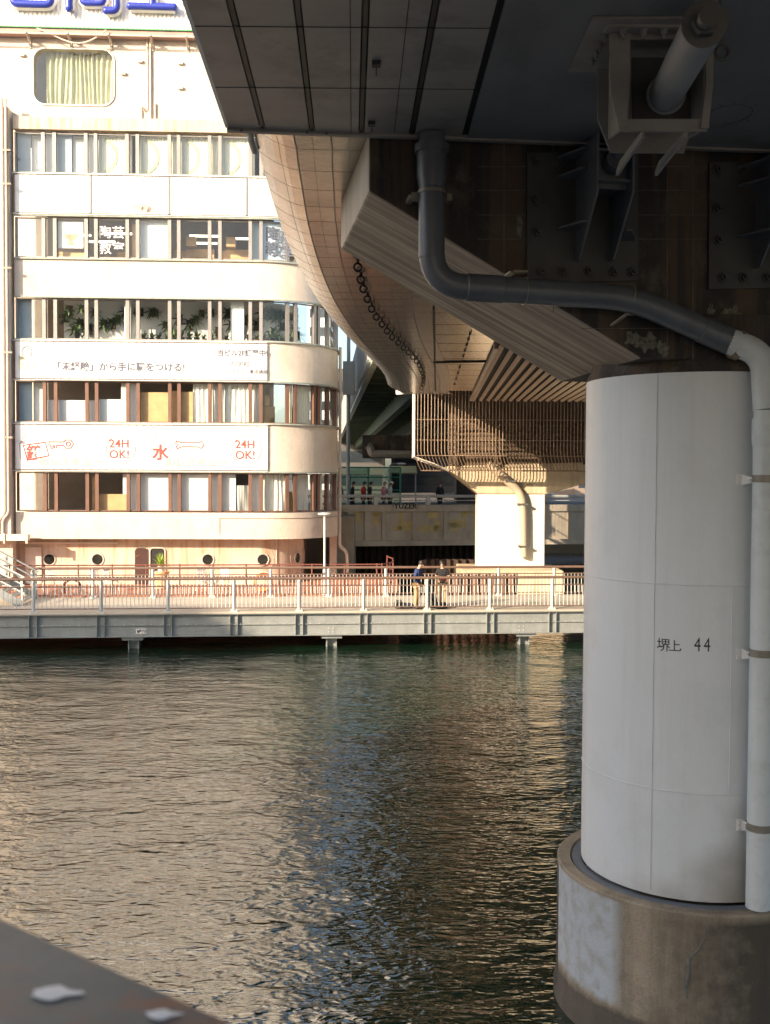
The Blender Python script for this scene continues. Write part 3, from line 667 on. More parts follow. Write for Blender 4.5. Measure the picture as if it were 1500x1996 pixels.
# garden chairs
def chair(px, py, Y, rz, label):
    p = aty(px, py, Y); p.z = 1.38; r_ = thing('garden_chair', label, 'chair', p, 'white chairs on the terrace')
    R = Matrix.Rotation(rz, 4, 'Z')
    def xf(a, b_, c): return tuple(p+(R@V((a, b_, c))))
    m = MB(xf); m.box(-.22, .22, -.22, .22, .42, .45); m.obj('seat', whitep, r_, bevel=.01)
    m = MB(xf)
    for k in range(5): m.box(-.2+k*.09, -.15+k*.09, .2, .225, .5, .85)
    m.box(-.22, .22, .195, .23, .83, .9); m.obj('backrest', whitep, r_)
    for a in (-1, 1):
        for b_ in (-1, 1): m = MB(xf); m.tube([(a*.2, b_*.2, .43), (a*.24, b_*.25, 0)], .018, 6); m.obj('leg', whitep, r_)
for i, (px, Y, rz) in enumerate(((95, 42.6, .4), (178, 42.8, -2.4), (215, 42.3, 1.2), (397, 42.5, .7), (432, 42.9, -.5))):
    chair(px, 1140, Y, rz, ['white garden chair nearest the staircase on the terrace', 'white garden chair left of the hatch door', 'white garden chair turned sideways before the red door', 'left one of two white chairs below the middle porthole', 'right one of two white chairs below the middle porthole'][i])
# potted plant in the doorway
p = aty(313, 1100, 43.2); p.z = 2.12
r_ = thing('potted_plant', 'bright green spiky plant on a round wooden stand at the open doorway', 'plant', p)
m = MB(); m.lathe([(0, -.73), (.3, -.73), (.32, -.1), (.36, -.08), (.36, 0), (0, 0)], p, 20); m.obj('stand', ply, r_)
m = MB(); m.lathe([(0, 0), (.11, 0), (.14, .22), (.12, .22), (0, .2)], p, 14); m.obj('pot', whitep, r_)
m = MB()
for k in range(70):
    a = random.random()*6.28; e = random.uniform(.2, 1.5); q = p+V((0, 0, .2)); d = V((cos(a)*cos(e), sin(a)*cos(e), sin(e))); pr = V((-sin(a), cos(a), 0)); pt = []
    for j in range(5):
        wq = (.012, .018, .016, .01, .002)[j]; pt += [q-pr*wq, q+pr*wq]; q = q+d*.15; d = (d+V((0, 0, -.22))).normalized()
    m.add(pt, [(2*j, 2*j+1, 2*j+3, 2*j+2) for j in range(4)])
m.obj('leaves', M('bright_leaf', (.30, .42, .05), .5, var=.3, scale=8), r_, recalc=False)
# lamp post
p = V(bx(bs(632, 4.9), 4.9, 0)); r_ = thing('lamp_post', 'slim white lamp post with a flat head standing on the terrace edge', 'lamp post', (p.x, p.y, 1.38))
zt_ = aty(632, 1003, p.y).z
m = MB(); m.tube([(p.x, p.y, 1.38), (p.x, p.y, 2.4)], .07, 10); m.tube([(p.x, p.y, 2.4), (p.x, p.y, zt_)], .045, 10); m.lathe([(0, 0), (.12, 0), (.12, .05), (0, .05)], (p.x, p.y, 1.38), 12); m.obj('pole', galvl, r_)
m = MB(); m.lathe([(0, -.06), (.06, -.06), (.27, 0), (.28, .05), (.1, .09), (0, .09)], (p.x, p.y, zt_), 20); m.obj('lamp_head', galvl, r_)
# staircase at the left
st = thing('staircase', 'grey steel staircase with handrails at the left end of the boardwalk', 'staircase', bx(bs(40, 2, DK), 2, DK))
s0 = bs(55, 3, DK)
for d in (2.0, 4.2):
    m = MB(bx); m.bar((s0, d, DK+.05), (s0-4, d, DK+2.3), .05, .3); m.obj('stringer', galv, st)
    m = MB(bx)
    for z in (1.05, .75, .45): m.tube([(s0+.1, d, DK+z), (s0-4, d, DK+z+2.3)], .03, 8)
    for k in range(4): s = s0-k*1.1; m.box(s-.04, s+.04, d-.02, d+.02, DK+.6*k, DK+1.05+.62*k)
    m.obj('handrail', galvl if d < 3 else galv, st)
m = MB(bx)
for k in range(12): m.box(s0-.3-k*.31, s0-k*.31, 2.03, 4.17, DK+.12+k*.18, DK+.17+k*.18)
m.obj('step', concp, st)
# ================================================================== PEOPLE
skin = M('skin', (.55, .34, .24), .6, var=.05); hairm = M('dark_hair', (.012, .009, .008), .5, var=.3, scale=30)
def skinned(name, verts, edges, mat, parent, root=0, sub=1):
    me = bpy.data.meshes.new(name); me.from_pydata([v[:3] for v in verts], edges, []); o = bpy.data.objects.new(name, me); C.objects.link(o)
    k = o.modifiers.new('s', 'SKIN'); k.use_smooth_shade = True
    for i, v in enumerate(verts): me.skin_vertices[0].data[i].radius = (v[3], v[4] if len(v) > 4 else v[3]); me.skin_vertices[0].data[i].use_root = (i == root)
    q = o.modifiers.new('u', 'SUBSURF'); q.levels = sub; q.render_levels = sub
    bpy.context.view_layer.update(); m2 = bpy.data.meshes.new_from_object(o.evaluated_get(bpy.context.evaluated_depsgraph_get()))
    bpy.data.objects.remove(o); m2.materials.clear(); m2.materials.append(mat); m2.name = name
    for p in m2.polygons: p.use_smooth = True
    ob = bpy.data.objects.new(name, m2); C.objects.link(ob); ob.parent = parent; return ob
def person(loc, rz, label, H=1.7, lean=0., head=0., top=None, pants=None, shoe=None, armL=None, armR=None, sleeve=1., hair=hairm, hat=None, stride=0., group=None, pose=None):
    """faces -Y before turning; a forward lean moves the shoulders towards -Y"""
    r_ = thing('person', label, 'person', loc, group); r_.rotation_euler = (0, 0, rz); k = H/1.7
    def P(x, y, z, *r): return (x*k, y*k, z*k)+tuple(q*k for q in r)
    hip = (0, 0, .90); sh = (0, -.42*sin(lean), .90+.50*cos(lean)); nk = (0, sh[1]-.05*sin(lean)-.01, sh[2]+.07)
    hd = (0, nk[1]-.05-.07*sin(head), nk[2]+.15)
    W = []; E_ = []
    def a(v, p=None):
        W.append(v); i = len(W)-1
        if p is not None: E_.append((p, i))
        return i
    h = a(P(*hip, .13, .10)); c1 = a(P(0, sh[1]*.35, .90+.22, .125, .095), h); c2 = a(P(0, sh[1]*.8, sh[2]-.08, .15, .10), c1); n0 = a(P(*nk, .052), c2)
    n1 = a(P(0, nk[1]-.02, nk[2]+.06, .055), n0); h1 = a(P(hd[0], hd[1], hd[2], .082, .09), n1); a(P(hd[0], hd[1]-.02*sin(head), hd[2]+.075, .07, .075), h1)
    legs = []
    for sx in (-1, 1):
        st_ = stride*sx
        p0 = P(sx*.09, 0, .86, .085); p1 = P(sx*.10, -.02+st_*.5, .47, .058); p2 = P(sx*.105, st_+.02, .08, .038); p3 = P(sx*.115, st_-.13, .035, .034, .03)
        i = a(p0, h); i = a(p1, i); i = a(p2, i); a(p3, i); legs.append((p0, p1, p2, p3))
    arms = []
    for sx, ar in ((-1, armL), (1, armR)):
        el_, hn = ar or ((.24, .02, 1.13), (.25, -.04, .88))
        s0_ = P(sx*.17, sh[1], sh[2]-.02, .055); e0 = P(sx*el_[0], el_[1]+sh[1]*.6, el_[2], .04); h0 = P(sx*hn[0], hn[1]+sh[1]*.6, hn[2], .027, .024)
        i = a(s0_, c2); i = a(e0, i); i = a(h0, i); dv = (V(h0[:3])-V(e0[:3])).normalized(); pr = dv.cross(V((sx, 0, 0)));
        if pr.length < .2: pr = dv.cross(V((0, 1, 0)))
        pr.normalize(); pm = V(h0[:3])+dv*.07*k; i = a(tuple(pm)+(.034*k, .018*k), i)
        for j, L in enumerate((.07, .08, .075, .06)):
            q0 = pm+pr*(.027-.018*j)*k+dv*.03*k; q1 = q0+(dv+pr.cross(dv)*.25).normalized()*L*.6*k; q2 = q1+(dv+pr.cross(dv)*.8).normalized()*L*.4*k
            f_ = a(tuple(q0)+(.0085*k,), i); f_ = a(tuple(q1)+(.008*k,), f_); a(tuple(q2)+(.007*k,), f_)
        q0 = V(h0[:3])+dv*.03*k+pr*.035*k; f_ = a(tuple(q0)+(.010*k,), i); a(tuple(q0+(dv*.6+pr*.5)*.05*k)+(.008*k,), f_)
        arms.append((s0_, e0, h0))
    body = skinned('body', W, E_, skin, r_)
    # clothes
    W2 = [P(0, 0, .80, .155, .12), P(0, sh[1]*.35, 1.10, .15, .118), P(0, sh[1]*.8, sh[2]-.08, .175, .12), P(0, nk[1]*.95, nk[2]-.03, .075)]; E2 = [(0, 1), (1, 2), (2, 3)]
    for s0_, e0, h0 in arms:
        b_ = len(W2); W2.append(s0_[:3]+(.078*k,)); E2.append((2, b_)); q = V(s0_[:3]).lerp(V(e0[:3]), min(1, sleeve*2)); W2.append(tuple(q)+(.06*k,)); E2.append((b_, b_+1))
        if sleeve > .5: q = V(e0[:3]).lerp(V(h0[:3]), (sleeve-.5)*1.9); W2.append(tuple(q)+(.043*k,)); E2.append((b_+1, b_+2))
    skinned('top', W2, E2, top, r_)
    W3 = [P(0, 0, .92, .14, .115)]; E3 = []
    for p0, p1, p2, p3 in legs:
        b_ = len(W3); W3 += [p0[:3]+(.105*k,), p1[:3]+(.085*k,), (p2[0], p2[1], p2[2]+.02, .07*k)]; E3 += [(0, b_), (b_, b_+1), (b_+1, b_+2)]
    skinned('trousers', W3, E3, pants, r_)
    for p0, p1, p2, p3 in legs:
        m = MB(); c_ = V((p3[0], (p2[1]+p3[1])/2, .045*k)); m.ball(c_, .05*k, 1, 2.7, .95, 10, 6); o = m.obj('shoe', shoe or blackm); o.parent = r_
    hc = V(P(hd[0], hd[1], hd[2]+.018)); tl = head
    m = MB()
    def hf(u, v):
        th_ = pi*.62*v if True else 0; ph = 2*pi*u; front = max(0, -sin(ph)); th_ = pi*v*(.74-.36*front)
        q = V((.094*sin(th_)*cos(ph), .106*sin(th_)*sin(ph)+.010, .112*cos(th_)))*k; rad = 1+.05*sin(u*40)*v
        return hc+(Matrix.Rotation(tl*.8, 3, 'X')@(q*rad))
    if hair: m.grid(hf, 24, 8); o = m.obj('hair', hair); o.parent = r_
    if hat:
        m = MB(); m.lathe([(0, .13), (.07, .125), (.105, .07), (.108, .03), (.14, .02), (.14, .01), (.1, .01)], hc, 16); o = m.obj('hat', hat); o.parent = r_
    R = Matrix.Rotation(tl*.8, 3, 'X')
    def fp(x, y, z): return hc+R@(V((x, y, z))*k)
    m = MB(); m.ball(fp(0, -.098, -.035), .013*k, 1, 1.2, 1.6, 8, 6); m.ball(fp(-.085, 0, -.03), .02*k, .4, .8, 1.3, 8, 6); m.ball(fp(.085, 0, -.03), .02*k, .4, .8, 1.3, 8, 6); o = m.obj('face_features', skin); o.parent = r_
    m = MB()
    for x in (-.032, .032): m.ball(fp(x, -.084, -.005), .010*k, 1.3, .5, .7, 8, 6)
    o = m.obj('eye', blackm); o.parent = r_
    m = MB(); m.ball(fp(0, -.088, -.07), .02*k, 1, .4, .25, 8, 5); o = m.obj('mouth', redtxt); o.parent = r_
    return r_
navy = M('navy_knit', (.03, .05, .14), .9, var=.15); khaki = M('khaki_cloth', (.42, .27, .11), .9, var=.12); blackc = M('black_cloth', (.014, .014, .016), .9, var=.2)
khaki2 = M('beige_cloth', (.40, .30, .18), .9, var=.12)
def onwalk(px, d): p = V(bx(bs(px, d, DK), d, DK)); return p
pA = onwalk(812, .42); pB = onwalk(862, .55)
person(pA, radians(62), 'person in a navy sweater and tan trousers looking down by the boardwalk railing', 1.74, lean=.16, head=.75, top=navy, pants=khaki, sleeve=.95, armL=((.22, .02, 1.13), (.2, -.1, .88)), armR=((.22, -.02, 1.15), (.1, -.26, 1.05)))
person(pB, radians(-14), 'person in a black shirt and beige trousers holding a small red thing at the railing', 1.72, lean=.1, head=.55, top=blackc, pants=khaki2, sleeve=.42, armL=((.24, -.02, 1.14), (.03, -.27, 1.12)), armR=((.24, -.02, 1.14), (.06, -.26, 1.08)))
q = pB+V((0, -.42, 1.10)); m = MB(); m.box(q.x-.09, q.x+.07, q.y-.02, q.y+.02, q.z-.04, q.z+.05); tag(m.obj('phone', M('red_case', (.6, .04, .03), .4), bevel=.008), 'small red object held in the hands of the person in black', 'phone')
def bag(px, d, sz, label, mat, rz=0):
    p = onwalk(px, d); r_ = thing('backpack', label, 'bag', p); m = MB()
    m.grid(lambda u, v: p+V((sz[0]*cos(2*pi*u)*abs(sin(pi*v))**.5*(1+.12*sin(7*u*6.28+v*5)), sz[1]*sin(2*pi*u)*abs(sin(pi*v))**.5, sz[2]*(.5-.5*cos(pi*v))*(1+.1*sin(u*12.56+1)))), 20, 10); m.obj('bag_body', mat, r_)
    m = MB(); m.tube([p+V((-sz[0]*.5, -sz[1], sz[2]*.3)), p+V((-sz[0]*.2, -sz[1]*1.3, sz[2]*.9)), p+V((sz[0]*.3, -sz[1]*1.2, sz[2]*.85)), p+V((sz[0]*.6, -sz[1], sz[2]*.2))], .02, 6); m.obj('strap', blackc, r_)
bag(787, .5, (.36, .16, .2), 'low navy bag lying flat behind the railing at the left of the two people', M('navy_bag', (.05, .06, .10), .8, var=.3, scale=8)); bag(776, .45, (.16, .15, .30), 'round grey bag at the far left of the bags', M('grey_bag', (.10, .10, .10), .8))
bag(842, .5, (.17, .14, .48), 'upright black backpack beside the railing post between the two people', blackc); bag(858, .3, (.26, .15, .24), 'black bag at the feet of the person in black', blackc)
# ================================================================== ROAD BRIDGE BEHIND
GA = radians(12.5)
gt = V((cos(GA), sin(GA), 0)); gn = V((-sin(GA), cos(GA), 0)); G0 = aty(664, 1000, 56.); G0.z = 0
def bz(px, y):
    d = ray(px, y); k = G0.dot(gn)/d.dot(gn); return (d*k)+V((0, 0, EYE))
def gf(s, d, z): p = G0+gt*s+gn*d; return (p.x, p.y, z)
def gs_(px): return (bz(px, 1000)-G0).dot(gt)
brc = M('bridge_concrete', (.52, .46, .38), .85, var=.12, bump=.006, streak=.55, scol=(.16, .13, .10), sscale=(1.2, 1.2, .3), fine=.1)
zT, zB = bz(664, 984).z, bz(664, 1065).z
br = thing('road_bridge', 'concrete road bridge with recessed panels and yellow paint patches crossing behind the boardwalk', 'bridge', gf(0, 0, 0))
m = MB(gf); m.box(-6, 60, .12, .355, zB+.2, zT-.385); m.box(-6, 60, .356, 22, zB+.2, zT-.9); m.box(-6, 60, 0, .35, zT-.38, zT); m.box(-6, 60, -.12, .12, zB, zB+.3)
for px in (681, 715, 749, 808, 869, 931, 1000, 1062, 1112, 1168): s = gs_(px); m.box(s-.13, s+.13, .0, .119, zB+.301, zT-.381)
m.obj('girder', brc, br, bevel=.015)
m = MB(gf); m.box(-6, 60, .36, 22, zT-.895, zT-.4)
m.obj('road_deck', M('bridge_asphalt', (.06, .06, .06), .9), br)
yel = M('yellow_paint', (.52, .42, .20), .8, var=.2, scale=3, bump=.002)
m = MB(gf)
def patch(cx, cy, w_, h_, k=14):
    q = bz(cx, cy); s, z = (q-G0).dot(gt), q.z; W_ = w_/2/2000*57; H_ = h_/2/2000*57
    pts = []
    for i in range(k*2):
        a = 2*pi*i/(k*2); r1 = random.uniform(.75, 1.1); ca, sa = cos(a), sin(a); f_ = max(abs(ca), abs(sa)); pts.append((s+W_*ca/f_*r1, .112, z+H_*sa/f_*r1))
    m.cut().add(pts, [list(range(len(pts)))])
for q in ((696, 1008, 14, 26), (703, 995, 18, 10), (735, 998, 22, 14), (732, 1012, 12, 22), (782, 1005, 10, 34), (790, 1025, 34, 20), (775, 1030, 20, 10), (845, 1002, 22, 20), (836, 1030, 46, 14), (852, 1024, 14, 22), (893, 1020, 34, 18), (905, 1000, 14, 22), (885, 1028, 16, 22), (915, 995, 24, 14)): patch(*q)
m.objs('yellow_patch', yel, br, recalc=False)
p_ = bz(764, 990); text('·YUZER·', blackm, br, tuple(V(gf((p_-G0).dot(gt), -.004, p_.z-.03))), gt, (0, 0, 1), .42, 'graffiti', bold=.012)
m = MB(gf); zr = bz(664, 967).z
m.tube([(-5, .15, zr), (60, .15, zr)], .085, 8)
for px in (662, 733, 835, 940, 1050, 1150): s = gs_(px); m.box(s-.11, s+.11, .05, .25, zT, zr-.03)
m.tube([(-5, .15, (zr+zT)/2), (60, .15, (zr+zT)/2)], .03, 6); rl = m.obj('parapet_rail', galvl, br)
walkers = [(665, .9, 'jacket_grey', (.16, .15, .16), (.05, .05, .06), .3, 'person in a grey jacket at the left end of the bridge beside the building'),
 (694, 1.2, 'black_coat', (.02, .02, .02), (.03, .03, .03), 1.5, 'person in black clothes walking on the bridge between the grey and the red one'),
 (713, .8, 'red_vest', (.45, .03, .03), (.03, .03, .03), 1.2, 'person in a red vest walking on the bridge'),
 (727, 1.0, 'dark_jacket', (.03, .03, .03), (.03, .03, .04), 1.4, 'person with a white collar and a black backpack on the bridge'),
 (753, .8, 'pink_top', (.60, .22, .28), (.15, .08, .12), 1.2, 'person with fair hair and a pink top on the bridge'),
 (768, 1.1, 'white_coat', (.60, .58, .54), (.05, .05, .06), 1.4, 'person in a white top and a white cap on the bridge'),
 (866, 1.0, 'black_top', (.02, .02, .025), (.03, .03, .04), .6, 'person in black standing alone on the bridge just left of the concrete pier')]
for px, d, nm, c1, c2, rz, lb in walkers:
    loc = V(gf(gs_(px), d, zT-.45)); person(loc, rz, lb, 1.68, lean=.06, head=.1, top=M(nm, c1, .9), pants=M('dark_trousers', c2, .9), sleeve=.9, stride=.12,
        hair=M('fair_hair', (.35, .2, .1), .6) if 'pink' in nm or 'grey' in nm else hairm, hat=whitep if 'white_coat' in nm else None)
# ---- behind the bridge
m = MB(); m.box(-300, 400, 88, 900, -.7, 3.9); struct(m.obj('street', M('street_paving', (.10, .09, .085), .9, scale=.5)))
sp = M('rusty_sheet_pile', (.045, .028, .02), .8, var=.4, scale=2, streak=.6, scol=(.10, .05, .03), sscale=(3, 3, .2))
sw = M('sheet_pile_brown', (.20, .11, .075), .7, var=.2, scale=2, streak=.5, scol=(.09, .05, .035))
def sheet(name, label, x0, x1, Y, z0, z1, mat, pw=.4, dd=.22, sl=.1):
    m = MB(); pts = []; x = x0
    while x < x1: pts += [(x, 0), (x+pw*.38, 0), (x+pw*.5, dd), (x+pw*.88, dd)]; x += pw
    m.add([(p[0], Y+p[1]+(p[0]-x0)*sl, z) for p in pts for z in (z0, z1)], [(2*k, 2*k+2, 2*k+3, 2*k+1) for k in range(len(pts)-1)])
    m.add([(p[0], Y+p[1]+(p[0]-x0)*sl+e, z1+.001) for p in pts for e in (-.04, .06)], [(2*k, 2*k+2, 2*k+3, 2*k+1) for k in range(len(pts)-1)])
    return tag(m.obj(name, mat, recalc=False), label, 'wall')
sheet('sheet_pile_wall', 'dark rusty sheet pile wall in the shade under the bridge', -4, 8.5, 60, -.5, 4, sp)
sheet('sheet_pile_wall', 'low brown sheet pile wall standing in the water before the pier', aty(850, 1100, 44).x, aty(1012, 1100, 44).x, 44, -.5, aty(850, 1120, 44).z, sw, sl=.03)
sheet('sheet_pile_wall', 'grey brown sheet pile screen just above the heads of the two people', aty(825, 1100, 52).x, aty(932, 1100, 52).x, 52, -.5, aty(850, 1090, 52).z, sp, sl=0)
m = MB(); a_ = aty(1062, 1060, 85); m.box(a_.x-6, 90, 84, 87.5, -.5, a_.z+.1); tag(m.obj('quay_wall', concp, bevel=.1), 'rough stone quay wall at the far end of the river', 'wall')
m = MB(); a_ = aty(660, 1100, 52)
m.box(a_.x-2, a_.x+.7, 53, 58, 0, 4.1); tag(m.obj('abutment', conc), 'dark concrete bridge abutment beside the building corner', 'abutment')
# ================================================================== SECOND PIER WITH BAR CAGE
Y2 = 49.5
xl, xr = aty(932, 1000, Y2).x, aty(1062, 1000, Y2).x; zc = aty(990, 963, Y2).z
pr2 = thing('bridge_pier', 'sunlit white concrete pier with a flared head standing in the river', 'pier', ((xl+xr)/2, Y2+1.5, 0))
wc = M('white_painted_concrete', (.74, .70, .62), .7, var=.05, streak=.5, scol=(.52, .30, .12), sscale=(2, 2, .25), smin=.55, smax=.8, bump=.003)
cc = M('tan_concrete', (.52, .43, .30), .85, var=.12, scale=1.5, streak=.45, scol=(.25, .17, .09), bump=.006)
m = MB(); m.box(xl, xr, Y2, Y2+1.7, -.8, zc); m.obj('column', wc, pr2, bevel=.06)
m = MB(); a_ = aty(870, 915, Y2); zg = a_.z
m.prism([(xl-.02, Y2-.06, zc), (xr+.02, Y2-.06, zc), (xr+6.2, Y2-.06, zc+1.7), (a_.x, Y2-.06, zg+.15), (a_.x, Y2-.06, zg+.02)], (0, 1.9, 0)); m.obj('cap', cc, pr2, bevel=.05)
m = MB(); m.box(a_.x+.2, xr+9, Y2+.15, Y2+1.7, zg+.1, zg+4.6); m.box(a_.x-.6, xr+9, Y2-.9, Y2+1.7, zg+3.5, zg+3.8); m.obj('cross_beam', M('shaded_brown_concrete', (.12, .085, .06), .85, var=.3, streak=.5, scol=(.05, .04, .03)), pr2)  # dark brown puts the shade inside the cage into the colour
m = MB(); x0 = aty(872, 1110, Y2-1.2).x; m.box(xl-.9, xr+.7, Y2-1.4, Y2+2.4, -.8, aty(990, 1112, Y2-1.4).z); m.obj('footing', cc, pr2, bevel=.08)
cg = thing('bar_cage', 'rusty brown cage of thin vertical bars around the head of the river pier', 'cage', aty(975, 915, Y2-2))
YC = Y2-2.4; xa = aty(807, 850, YC).x; zt2 = EYE+4.6; zb2 = aty(807, 890, YC).z; zb3 = aty(870, 917, YC+.9).z
rust = M('rusty_bar', (.30, .22, .155), .6, .1, var=.25, scale=6, streak=.3, scol=(.2, .12, .08))
m = MB(); x = xa; nb = 0
while x < xa+16:
    m.tube([(x, YC, zt2), (x, YC, zb2+.25), (x+.05, YC+.12, zb2), (x+.35, YC+1.0, zb3)], .022, 5); x += .156
m.obj('bar', rust, cg)
m = MB()
for z in (zt2-.02, aty(900, 818, YC).z, aty(900, 858, YC).z, zb2+.05): m.tube([(xa, YC+.04, z), (xa+16, YC+.04, z)], .018, 5)
m.tube([(xa+.35, YC+1, zb3), (xa+16, YC+1, zb3)], .035, 5); m.obj('cross_rail', rust, cg)
m = MB()
for k in range(22):
    y = YC+.17*k; m.tube([(xa, y, zt2), (xa, y, zb2), (xa+.1+(a_.x-xa)*min(1, .5+k*.05), y+.1, zb2+(zb3-zb2)*min(1, .5+k*.05))], .022, 5)
for z in (zt2, aty(900, 818, YC).z, aty(900, 858, YC).z, zb2): m.tube([(xa, YC, z), (xa, YC+3.6, z)], .03, 5)
m.tube([(xa, YC, zt2), (xa, YC, zb2), (a_.x, YC+.9, zb3)], .06, 6)
m.obj('side_bar', M('sunlit_bar', (.66, .62, .55), .5), cg)  # sunlight on this side put into a paler bar colour
m = MB()      # services inside the cage
for k in range(7): z = zb2+.15+k*.24; m.tube([(a_.x+.1, Y2-.35, z), (a_.x+15, Y2-.35, z)], .05 if k % 2 else .08, 6)
for k in range(7): x = a_.x+.2+k*2.1; m.box(x, x+.08, Y2-.5, Y2-.2, zb2-.3, zb2+1.7)
m.obj('service_pipe', M('rusty_service_pipe', (.10, .068, .045), .8, var=.4, scale=4), cg)
dp = thing('drain_pipe', 'bent tan drain pipe running down the sunlit river pier', 'pipe', aty(1010, 960, Y2-.3))
pts = [aty(950, 905, Y2-.5), aty(985, 933, Y2-.45), aty(1016, 962, Y2-.28), aty(1019, 1000, Y2-.28), aty(1020, 1085, Y2-.28)]
m = MB(); m.tube(fil(pts, 1.0), .19, 12); m.obj('pipe', M('tan_pipe', (.50, .40, .29), .5, var=.1), dp)
m = MB()
for q in ((994, 938, -.42), (1018, 983, -.28), (1020, 1065, -.28)): p = aty(q[0], q[1], Y2+q[2]); m.cut().box(p.x-.24, p.x+.24, Y2+q[2]-.2, Y2, p.z-.05, p.z+.05)
m.objs('clamp', steeld, dp)
# ================================================================== DISTANT VIADUCT, FENCE, AWNINGS, BUILDINGS
green = M('green_steel', (.055, .085, .055), .6, .1, var=.3, scale=.5, streak=.3); greenl = M('pale_green_steel', (.42, .47, .40), .6, var=.15, scale=1)
ZV = EYE+5.5; e0 = atz(735, 697, ZV); e1 = atz(668, 845, ZV)
vd = (e1-e0).normalized(); vr = V((vd.y, -vd.x, 0)); LN = (e1-e0).length+60
vi = thing('viaduct', 'green steel expressway viaduct with a pale noise barrier passing behind the building', 'viaduct', e0)
def vx(s, d, z): p = e0+vd*s+vr*d; return (p.x, p.y, ZV+z)
m = MB(vx); m.box(-6, LN, .05, 16, .02, .25)
for d in (2.2, 5.5, 9, 12.5): m.box(-6, LN, d, d+.5, -1.2, .02)
for k in range(40): m.box(-6+k*3, -5.8+k*3, .1, 16, -.35, .019)
m.prism([(-6, 2.4, .0), (-6, 6, -1.6), (-6, 12.4, -1.6), (-6, 15, 0)], (0, 0, 0)) if False else None
m.obj('girder', green, vi)
m = MB(vx); m.box(-6, LN, -.25, .05, -.25, .75); m.obj('fascia', greenl, vi)
m = MB(vx)
for k in range(int(LN/1.0)): m.box(-6+k, -5.86+k, -.45, -.25, -.1, 2.6)
for z in (.9, 1.4, 1.9, 2.4): m.box(-6, LN, -.24, -.2, z, z+.3)
m.obj('noise_barrier', M('grey_barrier', (.40, .42, .42), .5, .2, var=.1), vi)
vp = thing('viaduct_pier', 'dark concrete cross beam and column holding up the far viaduct', 'pier', aty(800, 930, 76))
m = MB(); a1 = aty(706, 848, 78); a2 = aty(905, 893, 78); m.box(a1.x, a2.x+12, 78, 81, a2.z, a1.z); m.obj('cross_beam', concd, vp)
m = MB(); a1 = aty(890, 893, 78); m.box(a1.x, a1.x+4, 78.2, 80.8, -.5, a1.z); m.obj('column', concd, vp)
m = MB(); m.tube(fil([aty(716, 868, 77.6), aty(722, 872, 77.6), aty(724, 885, 77.6), aty(800, 886, 77.6)], .5), .3, 8); m.obj('pipe', conc, vp)
mesh = glassmat('green_mesh', (.45, .58, .52), .0)
fn_ = thing('mesh_fence', 'tall green mesh fence on the far side of the bridge', 'fence', aty(715, 960, 71))
m = MB(); YF = 71; xs_ = [aty(p, 930, YF).x for p in (662, 717, 757, 780)]
for x in xs_: m.tube([(x, YF, 3.9), (x, YF, aty(700, 911, YF).z)], .06, 6)
for y in (911, 930, 955): m.tube([(xs_[0], YF, aty(700, y, YF).z), (xs_[3], YF, aty(700, y, YF).z)], .05, 6)
m.obj('frame', M('green_post', (.03, .20, .14), .5), fn_)
m = MB(); m.add([(xs_[0], YF, 4), (xs_[3], YF, 4), (xs_[3], YF, aty(700, 911, YF).z), (xs_[0], YF, aty(700, 911, YF).z)], [(0, 1, 2, 3)]); m.obj('mesh_panel', mesh, fn_, recalc=False)
for a_, e_, y, lb in ((680, 720, 927, 'small pale awning behind the green fence next to the building'), (757, 812, 924, 'wider yellow green awning to the right of the green fence')):
    p, q = aty(a_, y, 74), aty(e_, y, 74); r_ = thing('awning', lb, 'awning', (p+q)/2)
    m = MB(); m.prism([(p.x, 73, p.z+.05), (p.x, 76, p.z+.55), (p.x, 76, p.z+.62), (p.x, 73, p.z+.12)], (q.x-p.x, 0, 0)); m.obj('canopy', M('awning_cloth', (.55, .55, .30), .7), r_)
    m = MB()
    for x in (p.x+.1, q.x-.1): m.cut().tube([(x, 73.2, 3.9), (x, 73.2, p.z+.06)], .05, 6)
    m.objs('leg', galv, r_)
lp = thing('street_lamp', 'curved street lamp with a flat white head behind the bridge', 'street lamp', aty(758, 960, 70))
m = MB(); m.tube(fil([aty(758, 962, 70), aty(758, 912, 70), aty(762, 905, 70), aty(776, 903, 70)], .5), .06, 8); m.obj('pole', galv, lp)
p = aty(782, 904, 70); m = MB(); m.ball(p, .28, 1.2, .6, .3); m.obj('lamp_head', whitep, lp)
def tower(x0, x1, Y, z1, label, col, dep=15, parent=None):
    r_ = thing('office_block', label, 'building', ((x0+x1)/2, Y, 3.9)); mm = M('block_wall', col, .8, var=.08, scale=.3)
    m = MB(); m.box(x0, x1, Y, Y+dep, 3.5, z1); m.obj('wall', mm, r_)
    gl = M('block_glass', (.03, .04, .05), .1, var=.4, scale=.3); z = 5
    while z < z1-2: m = MB(); m.box(x0+.5, x1-.5, Y-.06, Y+.1, z, z+1.6); m.obj('window', gl, r_); z += 3.4
tower(-8, 0, 150, 22, 'grey office block far behind the viaduct, darkened to stand in for shade', (.07, .07, .07)); tower(1, 22, 160, 18, 'low block far behind the bridge, darkened to stand in for shade', (.05, .05, .055)); tower(24, 55, 130, 16, 'brown block far behind the pier', (.22, .18, .15)); tower(-14.5, -9.5, 190, 40, 'slender pale tower in the strip of sky', (.45, .48, .52))  # first two walls painted near black, standing in for the viaduct's shade
m = MB(); p = aty(679, 700, 66); m.tube([(p.x, 66, 4), (p.x, 66, p.z+3.5)], .12, 8); m.box(p.x-.35, p.x+.4, 65.7, 66, aty(679, 770, 66).z, aty(679, 705, 66).z); tag(m.obj('signal_mast', galv), 'grey steel mast with a box beside the building corner', 'mast')
